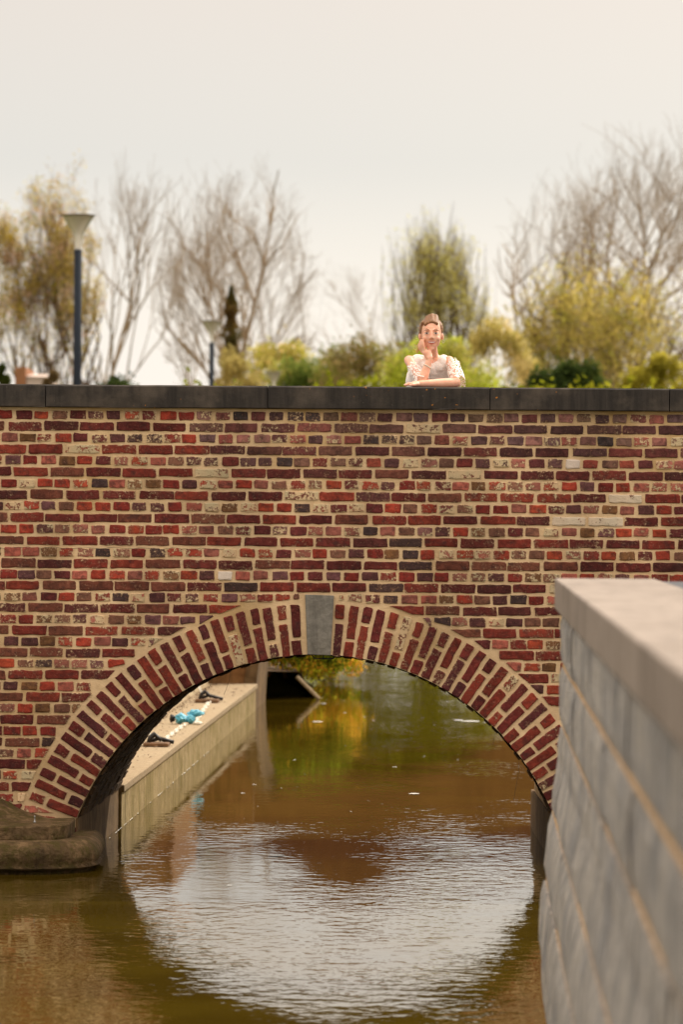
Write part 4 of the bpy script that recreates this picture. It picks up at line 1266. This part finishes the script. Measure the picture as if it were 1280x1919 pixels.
class Body:
    def __init__(s): s.bm = bmesh.new()
    def ball(s, c, r, rot=None, sub=3):
        r = r if hasattr(r, '__len__') else (r, r, r)
        M4 = Matrix.Translation(c) @ (rot.to_4x4() if rot else Matrix.Identity(4)) @ Matrix.Diagonal((*r, 1))
        bmesh.ops.create_icosphere(s.bm, subdivisions=sub, radius=1, matrix=M4)
    def limb(s, a, b, ra, rb, flat=1.0):
        a, b = Vector(a), Vector(b); dv = b - a; L = dv.length
        rot = dv.to_track_quat('Z', 'Y').to_matrix().to_4x4()
        bmesh.ops.create_cone(s.bm, cap_ends=True, cap_tris=False, segments=16, radius1=ra, radius2=rb, depth=L, matrix=Matrix.Translation((a + b) / 2) @ rot)
        s.ball(a, ra, sub=2); s.ball(b, rb, sub=2)
    def chain(s, pts, rs):
        for i in range(len(pts) - 1): s.limb(pts[i], pts[i + 1], rs[i], rs[i + 1])
    def build(s, name, mat, parent, voxel, smooth=4, fac=.5):
        l = parent_loc(parent)
        bmesh.ops.translate(s.bm, verts=s.bm.verts, vec=-l)
        me = bpy.data.meshes.new(name); s.bm.to_mesh(me); s.bm.free()
        tmp = bpy.data.objects.new('tmp', me); COL.objects.link(tmp)
        r = tmp.modifiers.new('r', 'REMESH'); r.mode = 'VOXEL'; r.voxel_size = voxel; r.use_smooth_shade = True
        if smooth:
            q = tmp.modifiers.new('s', 'SMOOTH'); q.iterations = smooth; q.factor = fac
        dg = bpy.context.evaluated_depsgraph_get(); ev = tmp.evaluated_get(dg)
        me2 = bpy.data.meshes.new_from_object(ev); me2.name = name
        bpy.data.objects.remove(tmp); bpy.data.meshes.remove(me)
        me2.materials.clear()
        me2.polygons.foreach_set('use_smooth', [True] * len(me2.polygons))
        return link(name, me2, mat, parent)

pc = G(640, 600, 24.5)
girl = thing('person', 'smiling girl in a white lace dress leaning on the bridge coping, cheek in hand', 'person', (pc.x, 24.75, DECK + .052))
HC = G(630, 335, 24.30)                     # head centre
neckb = G(645, 585, 24.42)
shR, shL = G(385, 612, 24.40), G(826, 616, 24.40)       # her right shoulder is on the left of the picture
elR, elL = G(528, 852, 24.20), G(905, 856, 24.23)
wrR = G(614, 600, 24.215); wrL = G(500, 868, 24.10)
B = Body()
# skull, jaw, face
B.ball(HC + Vector((0, .022, .020)), (.064, .082, .076))
B.ball(HC + Vector((.001, -.020, -.018)), (.0525, .057, .066))
B.ball(HC + Vector((.001, -.038, -.053)), (.034, .034, .034))
B.ball(HC + Vector((.001, -.056, -.078)), (.017, .015, .014), sub=2)      # chin
for sx in (-1, 1):
    B.ball(HC + Vector((sx * .030, -.052, -.022)), (.019, .018, .016), sub=2)   # cheeks raised by the smile
    B.ball(HC + Vector((sx * .026, -.066, .024)), (.020, .010, .007), sub=2)    # brow ridge
    B.ball(HC + Vector((sx * .064, .010, -.010)), (.008, .014, .021), sub=2)    # ears
B.limb(HC + Vector((.001, -.072, .008)), HC + Vector((.001, -.083, -.018)), .005, .0078)   # nose
for sx in (-1, 1): B.ball(HC + Vector((sx * .009 + .001, -.078, -.021)), .006, sub=2)
# neck and torso
B.limb(HC + Vector((.003, .02, -.05)), neckb, .0285, .034)
pel = Vector((neckb.x - .005, 24.80, DECK + .85)); chest = Vector((neckb.x - .005, 24.50, neckb.z - .13)); waist = Vector((neckb.x - .005, 24.66, neckb.z - .29))
B.limb(neckb + Vector((0, .01, -.03)), chest, .060, .085); B.limb(chest, waist, .095, .080); B.limb(waist, pel, .085, .105)
B.limb(chest + Vector((-.05, 0, .0)), chest + Vector((.05, 0, 0)), .085, .085)
for sh in (shR, shL): B.limb(neckb + Vector((0, .015, -.040)), sh, .034, .0275)
# legs and feet
for sx in (-1, 1):
    hip = pel + Vector((sx * .07, 0, -.04)); kn = Vector((hip.x, 24.74, DECK + .48)); an = Vector((hip.x, 24.84, DECK + .13))
    B.chain([hip, kn, an], [.080, .052, .034]); B.limb(an, an + Vector((0, .0, -.03)), .034, .032)
    B.limb(an + Vector((0, .02, -.045)), an + Vector((0, -.13, -.055)), .030, .022)
# arms
B.chain([shR, elR], [.0270, .0235]); B.chain([elR, elR.lerp(wrR, .3), wrR], [.026, .0265, .0165])
B.chain([shL, elL], [.0275, .024]); B.chain([elL, elL.lerp(wrL, .35), wrL], [.026, .027, .018])
# her right hand on the cheek: palm, four fingers along the jaw, thumb under the chin
palm = G(580, 535, 24.226)
B.limb(wrR, palm, .0165, .021)
B.limb(wrR + Vector((-.006, -.004, .004)), palm + Vector((-.010, .002, .004)), .014, .015)
fing = [((560, 500), (545, 440), (540, 396), 0), ((550, 502), (529, 442), (521, 392), .008), ((538, 510), (514, 456), (506, 408), .016), ((530, 520), (504, 474), (494, 436), .024)]
for (a, b_, c_, dy) in fing:
    B.chain([palm, G(*a, 24.222 + dy), G(*b_, 24.224 + dy), G(*c_, 24.232 + dy)], [.014, .0085, .0078, .0062])
B.chain([wrR + Vector((.006, -.002, .008)), G(622, 545, 24.225), G(618, 520, 24.232), G(606, 505, 24.240)], [.012, .009, .008, .0065])
# her left hand lying on the coping
pl = G(440, 872, 24.09)
B.limb(wrL, pl, .017, .017)
for i, (zx, zy, dy) in enumerate(((352, 884, -.03), (340, 882, -.012), (345, 880, .006), (362, 880, .022))):
    b_ = G(zx, zy, 24.09 + dy); b_.z = max(b_.z, 2.6455); mid_ = pl.lerp(b_, .55) + Vector((0, 0, .006))
    B.chain([pl + Vector((0, dy * .8, 0)), mid_, b_], [.0095, .0085, .0065])
B.chain([pl + Vector((.02, -.01, 0)), G(425, 880, 24.04), G(395, 884, 24.035)], [.012, .009, .0065])
B.build('body', M['skin'], girl, .0034, 3, .5)

# face details
def small(name, mat, c, r, parent=girl, rot=None, sub=2):
    bm = bmesh.new(); M4 = Matrix.Translation(c - parent_loc(parent)) @ (rot.to_4x4() if rot else Matrix.Identity(4)) @ Matrix.Diagonal((*r, 1))
    bmesh.ops.create_icosphere(bm, subdivisions=sub, radius=1, matrix=M4)
    me = bpy.data.meshes.new(name); bm.to_mesh(me); bm.free(); me.polygons.foreach_set('use_smooth', [True] * len(me.polygons))
    return link(name, me, mat, parent)
for sx in (-1, 1):
    ey = small('eye', M['eyewhite'], HC + Vector((sx * .0255, -.0665, .006)), (.0125, .008, .0052))
    small('iris', M['dark'], HC + Vector((sx * .0255, -.0735, .0062)), (.0050, .0020, .0042), ey)
    m = MB(); m.tube([HC + Vector((sx * t, y, z)) for t, y, z in ((.013, -.0745, .0095), (.025, -.0755, .0130), (.038, -.070, .0085))], [.0008, .0014, .0008], 5)
    m.build('eyelid', M['brow'], girl)
    m = MB(); m.tube([HC + Vector((sx * t, y, z)) for t, y, z in ((.012, -.0780, .0245), (.026, -.0770, .0300), (.041, -.067, .0255))], [.0014, .0018, .0008], 6)
    m.build('eyebrow', M['brow'], girl)
mz = HC + Vector((.001, 0, -.043))
m = MB()
for k, (zz, rad) in enumerate(((.0035, .0024), (-.0075, .0030))):
    pts = []
    for i in range(9):
        u = (i - 4) / 4; pts.append(mz + Vector((u * .0285, -.0765 + .017 * u * u, (zz * (1 - u * u * .85)) + .0065 * u * u)))
    m.tube(pts, [rad * (1.05 - .6 * abs((i - 4) / 4)) for i in range(9)], 6)
m.build('lips', M['lip'], girl, smooth=True)
m = MB(); pts = [mz + Vector((u * .0235, -.0755 + .014 * u * u, -.0015 + .004 * u * u)) for u in [(i - 4) / 4 for i in range(9)]]
m.tube(pts, [.0038 * (1.05 - .6 * abs((i - 4) / 4)) for i in range(9)], 6); m.build('teeth', M['teeth'], girl, smooth=True)

# hair: close cap at the sides and back, raised braid-like quiff on top
H_ = Body()
H_.ball(HC + Vector((0, .040, .030)), (.0685, .078, .074))
H_.ball(HC + Vector((-.040, .012, .030)), (.028, .040, .045)); H_.ball(HC + Vector((.042, .015, .032)), (.026, .040, .043))
hr = random.Random(2)
for i in range(15):
    u = i / 14; x = -.034 + .066 * u
    z0 = .088 - .012 * (u - .55) ** 2 * 4
    H_.limb(HC + Vector((x, -.040, z0 - .018)), HC + Vector((x * .95 + .004 + hr.uniform(-.004, .004), .012, z0 + .020 + hr.uniform(-.003, .005))), .0085, .010)
for i in range(9):
    u = i / 8
    H_.ball(HC + Vector((-.045 - .018 * u, -.018 + .045 * u, .066 - .075 * u)), (.013, .015, .012), sub=2)
H_.ball(HC + Vector((.0, .105, .01)), (.042, .035, .045))
H_.build('hair', M['hair'], girl, .0035, 2, .5)
m = MB()
for i in range(16):
    s0 = G(500 + hr.uniform(-6, 10), 440 + i * 4, 24.36); e0 = G(432 + hr.uniform(-10, 38), 430 + i * 5.6 + hr.uniform(-8, 8), 24.38)
    md = s0.lerp(e0, .5) + Vector((0, 0, -.012 + hr.uniform(-.006, .006)))
    m.tube([s0, md, e0], [.0016, .0013, .0007], 4)
for i in range(40):
    a = hr.uniform(-1.5, 1.5); s0 = HC + Vector((math.sin(a) * .066, .04, .03 + math.cos(a) * .075)); e0 = s0 + Vector((math.sin(a) * .007 + hr.uniform(-.006, .006), .0, math.cos(a) * .006))
    m.tube([s0, e0], [.0009, .0004], 3)
M['strand'] = simple('rim_lit_strands', lin(215, 175, 120), .5, .15, 60)  # rim light on the brown hair, put into the strands' pale colour
m.build('loose_strands', M['strand'], girl)
# earring, bracelet
m = MB(); pe = HC + Vector((.068, -.004, -.030)); m.tube([pe + Vector((.006 * math.cos(a), 0, .009 * math.sin(a) - .006)) for a in [k * math.pi / 5 for k in range(11)]], .0014, 5, False)
m.build('earring', M['strap'], girl)
bc = elR.lerp(wrR, .68); ax = (wrR - elR).normalized(); ax = (ax + Vector((.25, 0, 0))).normalized(); o1 = ax.orthogonal().normalized(); o2 = ax.cross(o1)
m = MB(); m.tube([bc + (o1 * math.cos(a) + o2 * math.sin(a)) * .0225 for a in [k * math.pi / 10 for k in range(21)]], .0030, 6, False)
m.build('bracelet', M['strap'], girl, smooth=True)
# dress: bodice and skirt
Dm = Body()
Dm.limb(neckb + Vector((0, .014, -.060)), chest, .072, .100); Dm.limb(chest, waist, .110, .092); Dm.limb(waist, pel, .097, .122)
Dm.limb(chest + Vector((-.052, 0, .0)), chest + Vector((.052, 0, 0)), .098, .098)
for sx, sh in ((-1, shR), (1, shL)):
    Dm.limb(neckb + Vector((sx * .050, .010, -.024)), neckb.lerp(sh, .66) + Vector((0, .010, -.004)), .040, .035)
    Dm.limb(neckb.lerp(sh, .62) + Vector((0, -.006, -.022)), chest + Vector((sx * .050, -.014, .0)), .042, .088)
    Dm.limb(neckb.lerp(sh, .40) + Vector((0, -.016, -.045)), chest + Vector((sx * .02, -.020, .02)), .040, .085)
Dm.limb(pel, Vector((pel.x, 24.80, DECK + .45)), .125, .19)
Dm.build('dress', M['lace'], girl, .0050, 3, .5)
# open lace sleeves round both upper arms
def sleeve(a, b, u0, u1, r0, r1, seed):
    rg = random.Random(seed); a, b = Vector(a), Vector(b); ax = (b - a).normalized(); o1 = ax.orthogonal().normalized(); o2 = ax.cross(o1)
    V = []; n, k = 12, 30
    for i in range(n + 1):
        u = u0 + (u1 - u0) * i / n
        for j in range(k):
            w = 2 * math.pi * j / k
            sc = .014 * (1 if i == 0 else 0) * math.sin(w * 7) - .014 * (1 if i == n else 0) * math.sin(w * 6)
            r = r0 + (r1 - r0) * i / n + .0025 * math.sin(w * 5 + i) + rg.uniform(-.001, .001)
            V.append(a + (b - a) * u + ax * sc + (o1 * math.cos(w) + o2 * math.sin(w)) * r)
    m = MB(); m.add(V, [(i * k + j, i * k + (j + 1) % k, (i + 1) * k + (j + 1) % k, (i + 1) * k + j) for i in range(n) for j in range(k)])
    m.build('lace_sleeve', M['lace_open'], girl, smooth=True)
sleeve(shR, elR, .34, 1.02, .037, .044, 1)
sleeve(shL + Vector((.012, .01, 0)), elL + Vector((.010, .01, 0)), .14, 1.0, .040, .045, 2)
